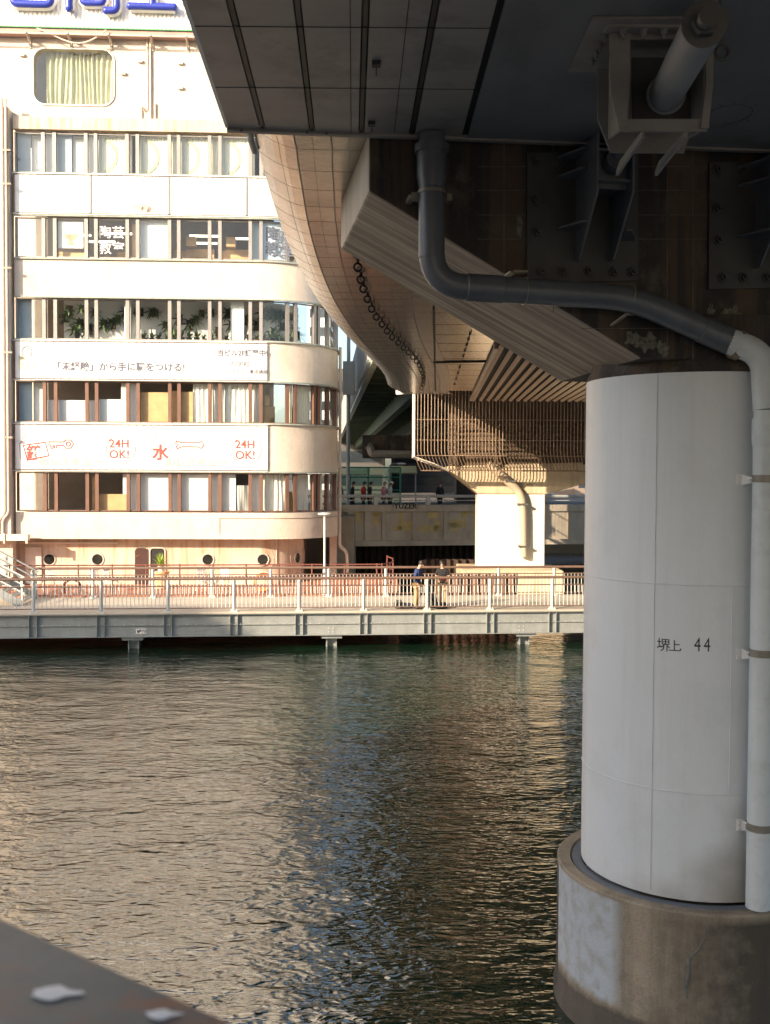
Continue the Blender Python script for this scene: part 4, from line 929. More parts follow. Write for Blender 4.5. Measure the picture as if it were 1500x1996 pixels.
# ================================================================== NEAR PIER
PX, PY, PR, PB = 3.575, 11.908, 1.232, 1.511
ZCB, ZCT, ZRM = EYE-4.407, EYE+1.124, EYE-4.473
pier = thing('expressway_pier', 'large white round steel pier on a concrete drum with a dark hammerhead beam on top', 'pier', (PX, PY, 0))
white = M('pier_white_paint', (.71, .71, .71), .42, var=.035, scale=.7, streak=.3, scol=(.46, .43, .37), sscale=(3.5, 3.5, .16), smin=.5, smax=.75, fine=.06, blot=.16, bcol=(.5, .49, .46), blscale=1.2)
# damp brown grime low on the side that faces the camera
n = white.node_tree.nodes; l = white.node_tree.links; b = n['Principled BSDF']; src = b.inputs['Base Color'].links[0].from_socket
tc = n.new('ShaderNodeTexCoord'); sx = n.new('ShaderNodeSeparateXYZ'); l.new(tc.outputs['Object'], sx.inputs[0])
nz = n.new('ShaderNodeTexNoise'); nz.inputs['Scale'].default_value = 1.6; nz.inputs['Detail'].default_value = 6; l.new(tc.outputs['Object'], nz.inputs['Vector'])
def mth(op, a, b_):
    k = n.new('ShaderNodeMath'); k.operation = op
    for i, q in enumerate((a, b_)):
        if isinstance(q, (int, float)): k.inputs[i].default_value = q
        else: l.new(q, k.inputs[i])
    return k.outputs[0]
hgt = mth('SUBTRACT', mth('ADD', mth('MULTIPLY', sx.outputs[0], 1.0), mth('MULTIPLY', nz.outputs['Fac'], 1.5)), mth('MULTIPLY', mth('SUBTRACT', sx.outputs[2], ZCB), 1.0))
mr = n.new('ShaderNodeMapRange'); mr.inputs[1].default_value = -.15; mr.inputs[2].default_value = .9; mr.inputs[3].default_value = 0; mr.inputs[4].default_value = .75; l.new(hgt, mr.inputs[0])
mx = n.new('ShaderNodeMix'); mx.data_type = 'RGBA'; l.new(mr.outputs[0], mx.inputs[0]); l.new(src, mx.inputs[6]); mx.inputs[7].default_value = (.20, .15, .085, 1); l.new(mx.outputs[2], b.inputs['Base Color'])
m = MB(); m.lathe([(PR, ZCB-.05), (PR, ZCT)], (PX, PY, 0), 96); col = m.obj('column', white, pier)
def cyl(px, py, r=None):        # where the ray through a pixel meets the column
    d = ray(px, py); r = r or PR; A = d.x**2+d.y**2; B = -2*(d.x*PX+d.y*PY); C_ = PX**2+PY**2-r*r; t = (-B-sqrt(B*B-4*A*C_))/(2*A); return V((0, 0, EYE))+d*t
m = MB()
def ang(p): return atan2(p.y-PY, p.x-PX)
def zring(z, a0, a1, k=60): return [(PX+(PR+.004)*cos(a0+(a1-a0)*i/k), PY+(PR+.004)*sin(a0+(a1-a0)*i/k), z+random.uniform(-.004, .004)) for i in range(k+1)]
z1_, z2_ = cyl(1275, 1137).z, cyl(1272, 1537).z
m.tube(zring(z1_, -pi*1.05, .1), .005, 5); m.tube(zring(z2_, -pi*1.05, .1), .005, 5)
def vline(px, py, za, zb): a = ang(cyl(px, py)); return [(PX+(PR+.004)*cos(a), PY+(PR+.004)*sin(a), za+(zb-za)*i/30) for i in range(31)]
m.tube([V(q)+V((random.uniform(-.003, .003), 0, 0)) for q in vline(1276, 1100, ZCB, ZCT)], .005, 5); m.tube(vline(1422, 1450, z2_, z1_), .006, 5)
m.obj('weld_seam', white, col)
m = MB(); m.lathe([(PR*.99, ZCT), (PR*.99, ZCT+.05), (PR*.96, ZCT+.12), (PR*.96, ZCT+.6)], (PX, PY, 0), 64); m.obj('neck', concd, pier)
# characters painted on the column
tp = cyl(1280, 1267); nrm = V((tp.x-PX, tp.y-PY, 0)).normalized(); a0 = ang(tp)
blk = M('stencil_black', (.03, .03, .035), .6)
def ctext(body, px, py, size, sx=1):
    p = cyl(px, py); a = ang(p); ob = text(body, blk, None, (0, 0, 0), (1, 0, 0), (0, 0, 1), size, extr=.0, bold=0, sx=sx, spacing=1.0 if sx == 1 else 1.35)
    for v in ob.data.vertices:
        aa = a+v.co.x/PR; v.co = V((PX+(PR+.002)*cos(aa)-pier.location.x, PY+(PR+.002)*sin(aa)-pier.location.y, p.z+v.co.z))
    ob.parent = col
ctext('堺', 1279, 1266, .15); ctext('上', 1302, 1267, .135); ctext('.', 1323, 1267, .15); ctext('44', 1352, 1269, .21, .68)
# drum
drum = M('drum_concrete', (.36, .285, .20), .85, var=.2, scale=1.6, bump=.008, bscale=30, streak=.75, scol=(.10, .08, .06), sscale=(2.6, 2.6, .22), smin=.42, smax=.66, fine=.35, blot=.4, bcol=(.18, .13, .09), blscale=2)
n = drum.node_tree.nodes; l = drum.node_tree.links; b = n['Principled BSDF']; src = b.inputs['Base Color'].links[0].from_socket
tc = n.new('ShaderNodeTexCoord'); sx = n.new('ShaderNodeSeparateXYZ'); l.new(tc.outputs['Object'], sx.inputs[0])
nz = n.new('ShaderNodeTexNoise'); nz.inputs['Scale'].default_value = 7; nz.inputs['Detail'].default_value = 6; l.new(tc.outputs['Object'], nz.inputs['Vector'])
an = mth('ARCTAN2', sx.outputs[1], sx.outputs[0])       # blue grey repair coat covering the left of the drum
def edge(v, lo, hi):
    r = n.new('ShaderNodeMapRange'); r.inputs[1].default_value = lo; r.inputs[2].default_value = hi; l.new(v, r.inputs[0]); return r.outputs[0]
aleft = ang(cyl(1205, 1850, PB)); s_ = edge(mth('ADD', an, mth('MULTIPLY', nz.outputs['Fac'], .12)), aleft+.10, aleft+.0)
s_ = mth('MULTIPLY', s_, edge(mth('ADD', sx.outputs[2], mth('MULTIPLY', nz.outputs['Fac'], .12)), .48, .56)); s_ = mth('MULTIPLY', s_, edge(sx.outputs[2], ZRM-.03, ZRM-.06)); s_ = mth('MULTIPLY', s_, edge(nz.outputs['Fac'], .05, .58))
mx = n.new('ShaderNodeMix'); mx.data_type = 'RGBA'; l.new(s_, mx.inputs[0]); l.new(src, mx.inputs[6]); mx.inputs[7].default_value = (.46, .475, .49, 1)
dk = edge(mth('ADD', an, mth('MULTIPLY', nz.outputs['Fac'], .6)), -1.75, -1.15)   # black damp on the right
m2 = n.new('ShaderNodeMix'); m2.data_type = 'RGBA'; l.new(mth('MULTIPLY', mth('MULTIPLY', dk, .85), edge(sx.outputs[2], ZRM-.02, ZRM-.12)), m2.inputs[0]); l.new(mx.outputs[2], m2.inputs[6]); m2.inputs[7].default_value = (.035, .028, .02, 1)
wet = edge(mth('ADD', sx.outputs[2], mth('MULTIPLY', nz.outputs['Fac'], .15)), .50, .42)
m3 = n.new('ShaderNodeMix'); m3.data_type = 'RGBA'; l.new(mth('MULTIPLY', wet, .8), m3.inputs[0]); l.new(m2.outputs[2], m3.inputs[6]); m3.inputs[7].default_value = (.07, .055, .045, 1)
l.new(m3.outputs[2], b.inputs['Base Color'])
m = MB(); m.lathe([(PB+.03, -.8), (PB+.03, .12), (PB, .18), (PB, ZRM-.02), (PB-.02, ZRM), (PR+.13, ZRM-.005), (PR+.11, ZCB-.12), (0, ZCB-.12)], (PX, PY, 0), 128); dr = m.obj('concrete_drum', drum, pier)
m = MB(); m.lathe([(PR+.11, ZRM-.02), (PR+.0, ZRM-.015)], (PX, PY, 0), 96); m.obj('sealant_ring', M('grey_sealant', (.15, .165, .18), .5, var=.2, scale=3), pier)
m = MB(); p0 = cyl(1372, 1800, PB)
cr = [(1375, 1787), (1372, 1830), (1361, 1850), (1349, 1862), (1341, 1872), (1341, 1900), (1336, 1925), (1338, 1948)]
m.tube([cyl(x, y, PB+.002) for x, y in cr], [.002, .006, .008, .012, .02, .018, .022, .004], 6); m.obj('crack', M('crack_fill', (.16, .15, .13), .9, var=.4, scale=20), dr)
# hammerhead beam
SK = .148; ca = V((1, SK, 0)).normalized(); cn = V((-ca.y, ca.x, 0))
CF = V((-.18, 10.26, 0)); WD = 2.62
def cf(s, d, z): p = CF+ca*s+cn*d; return (p.x, p.y, z)
ztip = aty(711, 372, 10.26).z; sE = 2.85; zS = ZCT+EYE*0+.13
ztop = EYE+3.4+1.6
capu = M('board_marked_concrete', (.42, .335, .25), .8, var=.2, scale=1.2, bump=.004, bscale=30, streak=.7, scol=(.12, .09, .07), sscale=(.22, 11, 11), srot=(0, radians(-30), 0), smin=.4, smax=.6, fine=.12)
capl = M('lit_end_face_concrete', (.60, .52, .42), .8, var=.1, scale=2, bump=.006, streak=.55, scol=(.26, .18, .12), sscale=(3.2, 3.2, .2), fine=.15)  # paler colour carries the light that falls on the beam's end
m = MB(cf)
A = (0, ztip); B = (sE, zS); D_ = (sE+3.2, zS)
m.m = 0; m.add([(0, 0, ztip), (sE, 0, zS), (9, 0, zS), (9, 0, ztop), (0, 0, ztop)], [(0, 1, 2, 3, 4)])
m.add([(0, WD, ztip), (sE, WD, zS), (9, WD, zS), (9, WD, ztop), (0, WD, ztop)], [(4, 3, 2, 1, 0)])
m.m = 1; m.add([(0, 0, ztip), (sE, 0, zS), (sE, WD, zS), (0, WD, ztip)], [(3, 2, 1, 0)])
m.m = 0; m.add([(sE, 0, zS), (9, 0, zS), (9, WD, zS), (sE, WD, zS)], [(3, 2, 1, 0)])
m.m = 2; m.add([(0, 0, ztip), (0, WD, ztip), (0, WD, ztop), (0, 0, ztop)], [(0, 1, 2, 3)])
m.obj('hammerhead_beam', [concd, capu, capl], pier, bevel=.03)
# lichen scabs and form lines on the beam's face
def onf(px, py, d=0):
    r = ray(px, py); o = V((0, 0, EYE)); k = ((CF-cn*d)-o).dot(cn)/r.dot(cn); return o+r*k
m = MB()
for px in (982, 1078, 1300, 1350): m.bar(onf(px, 272, .002), onf(px, min(700, 368+.655*(px-711)), .002), .006, .004)
for py in (325, 371, 419, 466, 640): m.bar(onf(max(930, 722+(py-372)/.655), py, .002), onf(1500, py, .002), .006, .004)
m.obj('form_line', M('form_line_crust', (.16, .145, .12), .9, var=.6, scale=6), pier)
m = MB()
def crust(cx, cy, w_, h_, k=22):
    pts = []
    for i in range(k): a = 2*pi*i/k; r1 = random.uniform(.55, 1.15); pts.append(onf(cx+w_*cos(a)*r1, cy+h_*sin(a)*r1, .003))
    m.cut().add(pts, [list(range(k))])
for q in ((1260, 668, 26, 20), (1290, 680, 14, 16), (1232, 660, 16, 14), (1385, 610, 10, 22), (1425, 620, 22, 30), (1012, 440, 7, 30)): crust(*q)
m.objs('lichen_crust', M('lichen_crust_grey', (.15, .14, .115), .95, var=.6, scale=25, bump=.004, bscale=40), pier, recalc=False)
# plate with bolts and the brackets of the restraint cables
lightb = M('bracket_paint', (.13, .135, .145), .5, .1, var=.15, scale=3, blot=.3, bcol=(.08, .07, .06), blscale=4)
plm = M('anchor_plate_paint', (.058, .056, .054), .55, .1, var=.25, scale=2, bump=.001)
def bolt(m, p, r=.045, h=.05, ax=None):
    m.cut()
    ax = ax or -cn; ax = V(ax).normalized(); m.tube([p, p+ax*h*.35], r*1.35, 12); m.tube([p+ax*h*.35, p+ax*h], r, 6); m.tube([p+ax*h, p+ax*h*1.8], r*.5, 8)
def cable_bracket(ox, label, labelled=True):
    base = onf(1150, 430)+ca*ox
    r_ = thing('cable_bracket', label, 'bracket', base)
    def sf_(px, py): return onf(px, py)+ca*ox
    m = MB(); c4 = [sf_(1025, 300), sf_(1025, 553), sf_(1241, 548), sf_(1241, 296)]; m.prism([c-cn*.003 for c in c4], -cn*.035); m.obj('base_plate', plm, r_)
    m = MB()
    for px, py in ((1042, 315), (1042, 392), (1045, 455), (1055, 530), (1097, 530), (1146, 530), (1194, 532), (1230, 532), (1092, 316)): bolt(m, sf_(px, py)-cn*.035)
    m.objs('bolt', plm, r_)
    # two tall side plates standing off the wall with a chamfered lower corner
    for px in (1120, 1186):
        t = sf_(px, 300); bpt = sf_(px, 512); zt_, zb_ = t.z, bpt.z
        q = V((t.x, t.y, 0))-cn*.035; o = .62
        m = MB(); m.prism([V((q.x, q.y, zt_)), V((q.x, q.y, zb_)), V((q.x, q.y, zb_))-cn*.12, V((q.x, q.y, zb_+.55))-cn*o, V((q.x, q.y, zt_))-cn*o], ca*.022); m.obj('side_plate', lightb, r_)
    q1 = sf_(1120, 345); q2 = sf_(1186, 345)
    m = MB()
    for z in (sf_(1150, 385).z, sf_(1150, 330).z): m.prism([V((q1.x, q1.y, z))-cn*.05, V((q2.x, q2.y, z))-cn*.05, V((q2.x, q2.y, z))-cn*.6, V((q1.x, q1.y, z))-cn*.6], (0, 0, .022))
    m.prism([V((q1.x, q1.y, q1.z-.25))-cn*.5, V((q2.x, q2.y, q1.z-.25))-cn*.5, V((q2.x, q2.y, q1.z+.1))-cn*.5, V((q1.x, q1.y, q1.z+.1))-cn*.5], cn*.02); m.obj('cross_plate', lightb, r_)
    for k, (px, py0, py1) in enumerate(((1098, 315, 362), (1112, 352, 400), (1100, 452, 500))):     # triangular stiffeners to the left
        a = sf_(1119, py0); m = MB(); q = V((a.x, a.y, a.z))-cn*.036
        m.prism([q, q-ca*.2, q-ca*.2-cn*.05, q-ca*.05-cn*.38, q-cn*.38], (0, 0, .02)); m.obj('stiffener', lightb, r_)
    a = sf_(1190, 470); m = MB(); m.prism([a-cn*.036, a+ca*.25-cn*.036, a+ca*.05-cn*.45, a-cn*.45], (0, 0, .02)); m.obj('stiffener', lightb, r_)
    p0 = sf_(1158, 352)-cn*.2
    m = MB(); m.tube([p0, p0-cn*.35+V((0, 0, .06)), p0-cn*.75+V((0, 0, .28))+ca*.05], [.075, .06, .05], 14); m.tube([p0-cn*.3, p0-cn*.42+V((0, 0, .03))], .1, 14); m.obj('cable_end', pipegrey, r_)
cable_bracket(0, 'grey welded cable bracket bolted to the face of the dark beam, left of the two')
cable_bracket(1.95, 'half hidden grey cable bracket on the dark beam at the right edge of the photo')
# bolted plates low at right
# ---- big drain pipe
dpipe = thing('drain_pipe', 'thick grey drain pipe bending along the dark beam and turning white down the round column', 'pipe', onf(840, 270, .2))
RP = .128
def pf(px, py, d=.24): return onf(px, py, d)
top_ = pf(841, 262)
xb, yb = cyl(1487, 1200).x, 0
vx0 = aty(1487, 1200, 10.43)
def pv(y): q = aty(1487, y, 10.43); return V((vx0.x, 10.43, q.z))
path = [top_, pf(841, 556), pf(1228, 580), pf(1436, 672, .26), pv(690)+V((0, 0, .02)), pv(800)]
fp_ = fil(path[:3]+[path[3]], .30, 8)
m = MB(); zz = path
main = fil([path[0], path[1], path[2], path[3]], .34, 8); m.tube(main, RP, 24); m.obj('upper_pipe', pipegrey, dpipe)
m = MB()
m.tube([pf(841, 283), pf(841, 298)], RP*1.32, 24); m.cut().tube([pf(841, 298), pf(841, 345), pf(841, 366)], [RP*1.13, RP*1.13, RP*1.0], 24); m.cut().tube([pf(841, 500), pf(841, 503)], RP*1.03, 24)
def sleeve(a, b_, k=1.07): m.cut().tube([a, a.lerp(b_, .02), a.lerp(b_, .98), b_], [RP, RP*k, RP*k, RP], 24)
d12 = (path[2]-path[1]).normalized(); sleeve(path[1]+d12*.34, path[1]+d12*.72); sleeve(path[1]+d12*.44, path[1]+d12*.46, 1.1)
d23 = (path[3]-path[2]).normalized(); L23 = (path[3]-path[2]).length; sleeve(path[2]+d23*(L23-.42), path[2]+d23*(L23-.08)); m.objs('pipe_sleeve', pipegrey, dpipe)
m = MB(); lo = fil([path[3]-d23*.1, path[3]+d23*.28, pv(745), pv(790)], .3, 10)
lo = fil([path[3]-d23*.12, V((vx0.x-.02, (path[3].y+10.43)/2, path[3].z-.10)), pv(800)], .5, 14)
m.tube(lo, RP*1.04, 24); m.tube([pv(800), pv(1768)], RP*.98, 28); m.tube([pv(816), pv(860), pv(872)], [RP*1.1, RP*1.1, RP], 28); m.obj('lower_pipe', pipewhite, dpipe)
m = MB(); p = path[3]; m.tube([p-d23*.03, p+d23*.05], RP*1.2, 20); m.obj('joint_band', M('rusty_band', (.20, .16, .12), .8, var=.4, scale=8), dpipe)
strap = M('metal_strap', (.24, .21, .17), .5, .4, var=.2, scale=6)
m = MB()
def ringb(c, d, r=RP*1.06, w_=.02): m.cut().tube([c-d*w_/2, c+d*w_/2], r, 24)
ringb(pf(841, 375), V((0, 0, 1)), RP*1.08, .03); ringb(pf(1022, 568), d12, RP*1.07, .012); ringb(path[2], (d12+d23).normalized(), RP*1.08, .012)
for y in (933, 1272, 1610): ringb(pv(y), V((0, 0, 1)), RP*1.05, .075)
m.objs('pipe_strap', strap, dpipe)
m = MB()
q = pf(806, 384, .2); m.bar(q-ca*.02, q+ca*.1, .05, .08); m.bar(q-ca*.02, q+cn*.2-ca*.02, .05, .05); bolt(m, q-ca*.02-cn*.01, .02, .03); q = pf(876, 384, .1); m.cut().bar(q, q+cn*.12, .05, .07)
q = pf(1015, 530, .22); m.cut().bar(q-ca*.08, q+ca*.06, .09, .015); m.bar(q-ca*.08, q+cn*.2-ca*.08, .07, .015)
q = pf(1222, 612, .24); m.cut().bar(q, q-ca*.09-V((0, 0, .09))+cn*.2, .04, .015); m.bar(q, q+ca*.1+cn*.1+V((0, 0, .01)), .05, .02)
m.objs('pipe_bracket', strap, dpipe)
for y in (933, 1272, 1605):
    q = pv(y); m = MB(); c_ = cyl(1446, y+2); nn_ = V((c_.x-PX, c_.y-PY, 0)).normalized(); tt = V((-nn_.y, nn_.x, 0)); u = V((0, 0, 1))
    if tt.x < 0: tt = -tt
    m.prism([c_-tt*.07-u*.06+nn_*.003, c_+tt*.02-u*.06+nn_*.003, c_+tt*.02+u*.06+nn_*.003, c_-tt*.07+u*.06+nn_*.003], nn_*.02)
    m.prism([c_-tt*.02-u*.055+nn_*.02, c_-tt*.02+u*.055+nn_*.02, c_+tt*.06+u*.02+nn_*.12, c_+tt*.06-u*.03+nn_*.12], tt*.012)
    for dz in (-.03, .03): bolt(m, c_-tt*.05+u*dz+nn_*.02, .009, .015, nn_)
    m.bar(c_+tt*.05+nn_*.1, V((q.x-RP, q.y, q.z)), .06, .015); m.obj('wall_bracket', whitep, dpipe)
# ================================================================== EXPRESSWAY DECK OVERHEAD
HZ = EYE+3.4
panel_far = M('steel_soffit_panel', (.34, .295, .24), .2, .85, var=.2, scale=1.2, bump=.006, bscale=2.2, streak=.25, scol=(.30, .23, .17), sscale=(3, .6, 3), blot=.5, bcol=(.20, .155, .11), blscale=2.2)
panel_near = M('dull_soffit_panel', (.34, .305, .28), .5, .25, var=.1, scale=1.0, bump=.0012, bscale=9, blot=.35, bcol=(.10, .09, .08), blscale=1.0, streak=.2, scol=(.14, .12, .11), sscale=(1.2, 5, 3))
gap = M('dark_joint', (.012, .011, .010), .8)
deck = thing('expressway_deck', 'elevated expressway whose panelled soffit covers the top right and curves away beyond the beam', 'expressway', (1, 12, HZ))
def sxy(px, py, h=3.4): return atz(px, py, EYE+h)
edge_px = [(362, 0), (445, 248), (480, 255), (497, 310), (512, 360), (533, 430), (560, 500), (590, 560), (620, 606), (660, 655), (700, 694), (735, 726), (750, 745), (757, 762)]
EL = [sxy(*q) for q in edge_px[2:]]
pre = EL[0]+V((-.0, -4.5, 0)); EL = [V((EL[0].x+.02, 4, HZ))]+EL
last = EL[-1]; EL.append(last+V((.3, 1.6, 0)))
# resample with a smooth spline
def cat(Pn, k=8):
    out = []
    for i in range(len(Pn)-1):
        a, b_, c, d = Pn[max(i-1, 0)], Pn[i], Pn[i+1], Pn[min(i+2, len(Pn)-1)]
        for j in range(k):
            t = j/k; out.append(.5*((2*b_)+(-a+c)*t+(2*a-5*b_+4*c-d)*t*t+(-a+3*b_-3*c+d)*t**3))
    out.append(Pn[-1]); return out
EC = cat(EL, 6)
cum = [0]
for i in range(1, len(EC)): cum.append(cum[-1]+(EC[i]-EC[i-1]).length)
TL = cum[-1]
def edge_at(u):
    u = max(0, min(TL-1e-4, u))
    for i in range(1, len(cum)):
        if cum[i] >= u: f_ = (u-cum[i-1])/(cum[i]-cum[i-1]); p = EC[i-1].lerp(EC[i], f_); t = (EC[i]-EC[i-1]).normalized(); return p, t
    return EC[-1], t
def sof(u, v, dz=0):       # v metres in from the edge; the outer part curls up to a lip
    p, t = edge_at(u); p1, t1 = edge_at(u+1.0); p0, t0 = edge_at(u-1.0); t = (t+t1+t0).normalized(); r = V((t.y, -t.x, 0)); q = p+r*v
    return (q.x, q.y, HZ+dz+(.22*(max(0, .55-v)/.55)**2))
vs_ = [0, .1, .2, .32, .45, .82, 1.19, 1.56, 1.93, 2.3]
m = MB(); nu = int(TL/.375)
for j in range(len(vs_)-1): m.grid(lambda u, v, j=j: sof(TL*u, vs_[j]+(vs_[j+1]-vs_[j])*v), nu, 1)
m.obj('curved_panel', panel_far, deck, recalc=False)
m = MB()
def flat(v0, v1): m.grid(lambda u, v: sof(TL*u, v0+(v1-v0)*v), nu, 1)
# flat inner soffit, behind the beam
pj = [sxy(845, 560), sxy(848, 762)]
inner = M('flat_soffit_panel', (.46, .38, .29), .2, .8, var=.12, scale=1.5, bump=.010, bscale=3.5, streak=.2, scol=(.30, .23, .17), sscale=(6, .8, 3))
m = MB(); ye = sxy(848, 762).y
m.add([(-1.0, 8.2, HZ+.012), (14, 8.2, HZ+.012), (14, ye, HZ+.012), (1.4, ye, HZ+.012), (.2, 25, HZ+.012), (-.2, 20, HZ+.012)], [tuple(range(6))]); m.obj('flat_panel', inner, deck, recalc=False)
# seams
m = MB()
for v in vs_[4:-1]:
    m.tube([V(sof(TL*i/90, v, -.006)) for i in range(91)], .008, 5)
m.obj('batten', M('soffit_batten', (.16, .13, .11), .5, .3), deck)
m = MB()
for k in range(1, int(TL/.75)):
    m.tube([V(sof(k*.75, v, -.001)) for v in (0, .1, .2, .32, .45, .82, 1.19, 1.56, 1.93)], .0013, 4)
for v in (.26, .63, 1.0, 1.37, 1.74): m.tube([V(sof(TL*i/90, v, -.001)) for i in range(91)], .0012, 4)
m.obj('panel_joint', gap, deck)
m = MB(); a, b_ = sxy(845, 600), sxy(848, 762); m.bar(a+V((0, 0, .0)), b_+V((0, 0, .0)), .05, .03)
a, b_ = sxy(846, 706), sxy(950, 704); k = 26
for i in range(k): q = a.lerp(b_, i/(k-1)); m.box(q.x-.03, q.x+.03, q.y-.06, q.y+.06, HZ-.03, HZ+.01)
m.bar(a+V((0, 0, .0)), b_, .03, .02)
for i in range(10): q = sxy(916-3.4*i, 650+ 11*i); m.box(q.x-.006, q.x+.006, q.y-.45, q.y+.1, HZ-.02, HZ+.01); m.box(q.x-.03, q.x+.03, q.y-.015, q.y+.015, HZ-.03, HZ+.01)
for k in range(1, 20): y = 8.5+k*1.6; m.box(.5, 13, y-.002, y+.002, HZ+.008, HZ+.02)
m.obj('joint_strip', gap, deck)
# louvres
m = MB(); A1, A2, A3, A4 = sxy(970, 676), sxy(922, 776), sxy(1112, 752), sxy(1135, 750)
m.prism([A1+V((-.15, 0, -.02)), A1+V((.2, -.6, -.02)), V((14, A1.y-1, HZ-.02)), V((14, A2.y, HZ-.02)), A2+V((-.15, 0, -.02))], (0, 0, .025)); m.obj('louvre_backing', gap, deck)
m = MB(); dl = (A2-A1)
for k in range(22):
    o = V((.31*k, 0, 0)); a = A1+o+V((0, -1.0, -.10)); b_ = A2+o+V((0, 0, -.10)); m.bar(a, b_, .13, .05, up=(0.5, 0, .8))
m.obj('louvre', M('louvre_metal', (.40, .32, .24), .45, .3, var=.1), deck)
m = MB(); m.bar(A1+V((-.1, -.6, -.06)), A2+V((-.1, 0, -.06)), .1, .14); m.obj('louvre_frame', M('louvre_frame_metal', (.30, .22, .16), .5), deck)
# rear edge and body above
m = MB(); m.add([(sof(TL, v))[:2]+(z,) for v in (0, 1.2) for z in (HZ, HZ+2.2)], [(0, 2, 3, 1)])
lp = [EC[i]+V((0, 0, .22)) for i in range(0, len(EC), 3)]
for i in range(len(lp)-1): m.add([lp[i], lp[i+1], lp[i+1]+V((-.05, 0, 1.6)), lp[i]+V((-.05, 0, 1.6))], [(0, 1, 2, 3)])
m.obj('fascia', whitep, deck, recalc=False)
m = MB(); m.tube([lp[0]+V((-.05, 0, .0))]+[q+V((-.05, 0, .0)) for q in lp[1:6]], .035, 8); m.obj('edge_pipe', galv, deck)
m = MB(); bodyp = [(p.x+.35, p.y, HZ+.30) for p in lp]+[(20, lp[-1].y, HZ+.30), (20, -4, HZ+.30), (lp[0].x+.35, -4, HZ+.30)]
m.prism(bodyp, (0, 0, 1.7)); m.obj('road_slab', conc, deck)
# ---- nearer soffit up to the lip
hN = 3.36; ZN = EYE+hN
La, Lb = atz(445, 249, ZN), atz(905, 267, ZN); ld = (Lb-La).normalized()
def tl(px, py): return atz(px, py, ZN)
def ext(a, b_, y): return a+(b_-a)*((y-a.y)/(b_.y-a.y))
lines = [((362, 0), (445, 249)), ((447, 0), (512, 251)), ((578, 0), (608, 255)), ((713, 0), (704, 259)), ((850, 0), (802, 263)), ((977, 0), (905, 267))]
PL = [(ext(tl(*a), tl(*b_), -3.0), tl(*b_)) for a, b_ in lines]
m = MB()
for i in range(5):
    a0, b0 = PL[i]; a1, b1 = PL[i+1]; g = .03 if i else 0
    m.prism([a0+V((g, 0, 0)), b0+V((g, 0, 0)), b1-V((.03, 0, 0)), a1-V((.03, 0, 0))], (0, 0, .03))
m.obj('near_panel', panel_near, deck)
m = MB(); m.prism([PL[0][0]+V((.01, 0, .031)), PL[0][1]+V((.01, 0, .031)), PL[5][1]+V((.05, 0, .031)), PL[5][0]+V((.05, 0, .031))], (0, 0, .2)); m.obj('joint_shadow', gap, deck)
m = MB()
for i in range(1, 5): a, b_ = PL[i]; m.bar(a+V((0, 0, .012)), b_+V((0, 0, .012)), .035, .02)
m.obj('near_batten', M('near_batten_metal', (.045, .04, .036), .5, .2), deck)
m = MB()
for py in (52, 171): 
    a, b_ = tl(380, py), tl(960, py+2)
    a = tl(379 if py < 100 else 420, py-1); b_ = tl(960 if py < 100 else 930, py+3); m.bar(a+V((0, 0, -.001)), b_+V((0, 0, -.001)), .007, .004)
for k in range(1, 9):
    y = 5.6-k*.97; m.bar((ext(PL[0][0], PL[0][1], y).x, y, ZN-.001), (PL[5][1].x-.02, y+.1, ZN-.001), .007, .004)
for x0, x1 in ((682, 684), (797, 768)): a, b_ = tl(x0, 0), tl(x1, 258); m.bar(ext(a, b_, -3)+V((0, 0, -.001)), b_+V((0, 0, -.001)), .006, .004)
m.obj('near_joint', gap, deck)
m = MB(); m.bar(La-ld*.02+V((0, .035, .0)), La+ld*9+V((0, .035, .0)), .07, .05); m.obj('lip', steelw, deck)
m = MB(); m.prism([PL[0][0]+V((0, 0, .24)), PL[0][1]+V((0, 0, .24)), La+ld*14+V((0, 0, .24)), V((14, -3, ZN+.24))], (0, 0, 1.8)); m.obj('near_slab', conc, deck)
m = MB(); m.prism([PL[0][0]+V((-.03, 0, .0)), PL[0][1]+V((-.03, 0, .0)), PL[0][1]+V((-.03, 0, 2.2)), PL[0][0]+V((-.03, 0, 2.2))], (.03, 0, 0)); m.obj('near_fascia', whitep, deck)
# flat steel girder right of the joint
gird = M('girder_bottom_paint', (.19, .185, .19), .5, .05, var=.12, scale=1, bump=.0006, bscale=14, blot=.3, bcol=(.07, .065, .06), blscale=1.2, streak=.2, scol=(.08, .07, .06), sscale=(4, .8, 3))
g0, g1 = PL[5]; m = MB(); m.prism([g0+V((.03, 0, -.006)), g1+V((.03, 0, -.006)), g1+ld*9+V((0, 0, -.006)), V((14, -3, ZN-.006))], (0, 0, .03)); m.obj('box_girder', gird, deck)
m = MB()
for px, py in ((733, 121), (724, 238)): q = tl(px, py); m.cut().box(q.x-.034, q.x+.034, q.y-.04, q.y+.03, ZN-.035, ZN); m.box(q.x-.006, q.x+.006, q.y+.02, q.y+.2, ZN-.03, ZN-.02)
m.objs('hook', blackm, deck)
m = MB()
for px, y in ((470, 250), (598, 254), (636, 256)): q = tl(px, y); m.cut().ball(q+V((0, -.0, -.02)), .014)
m.objs('lip_bolt', steeld, deck)
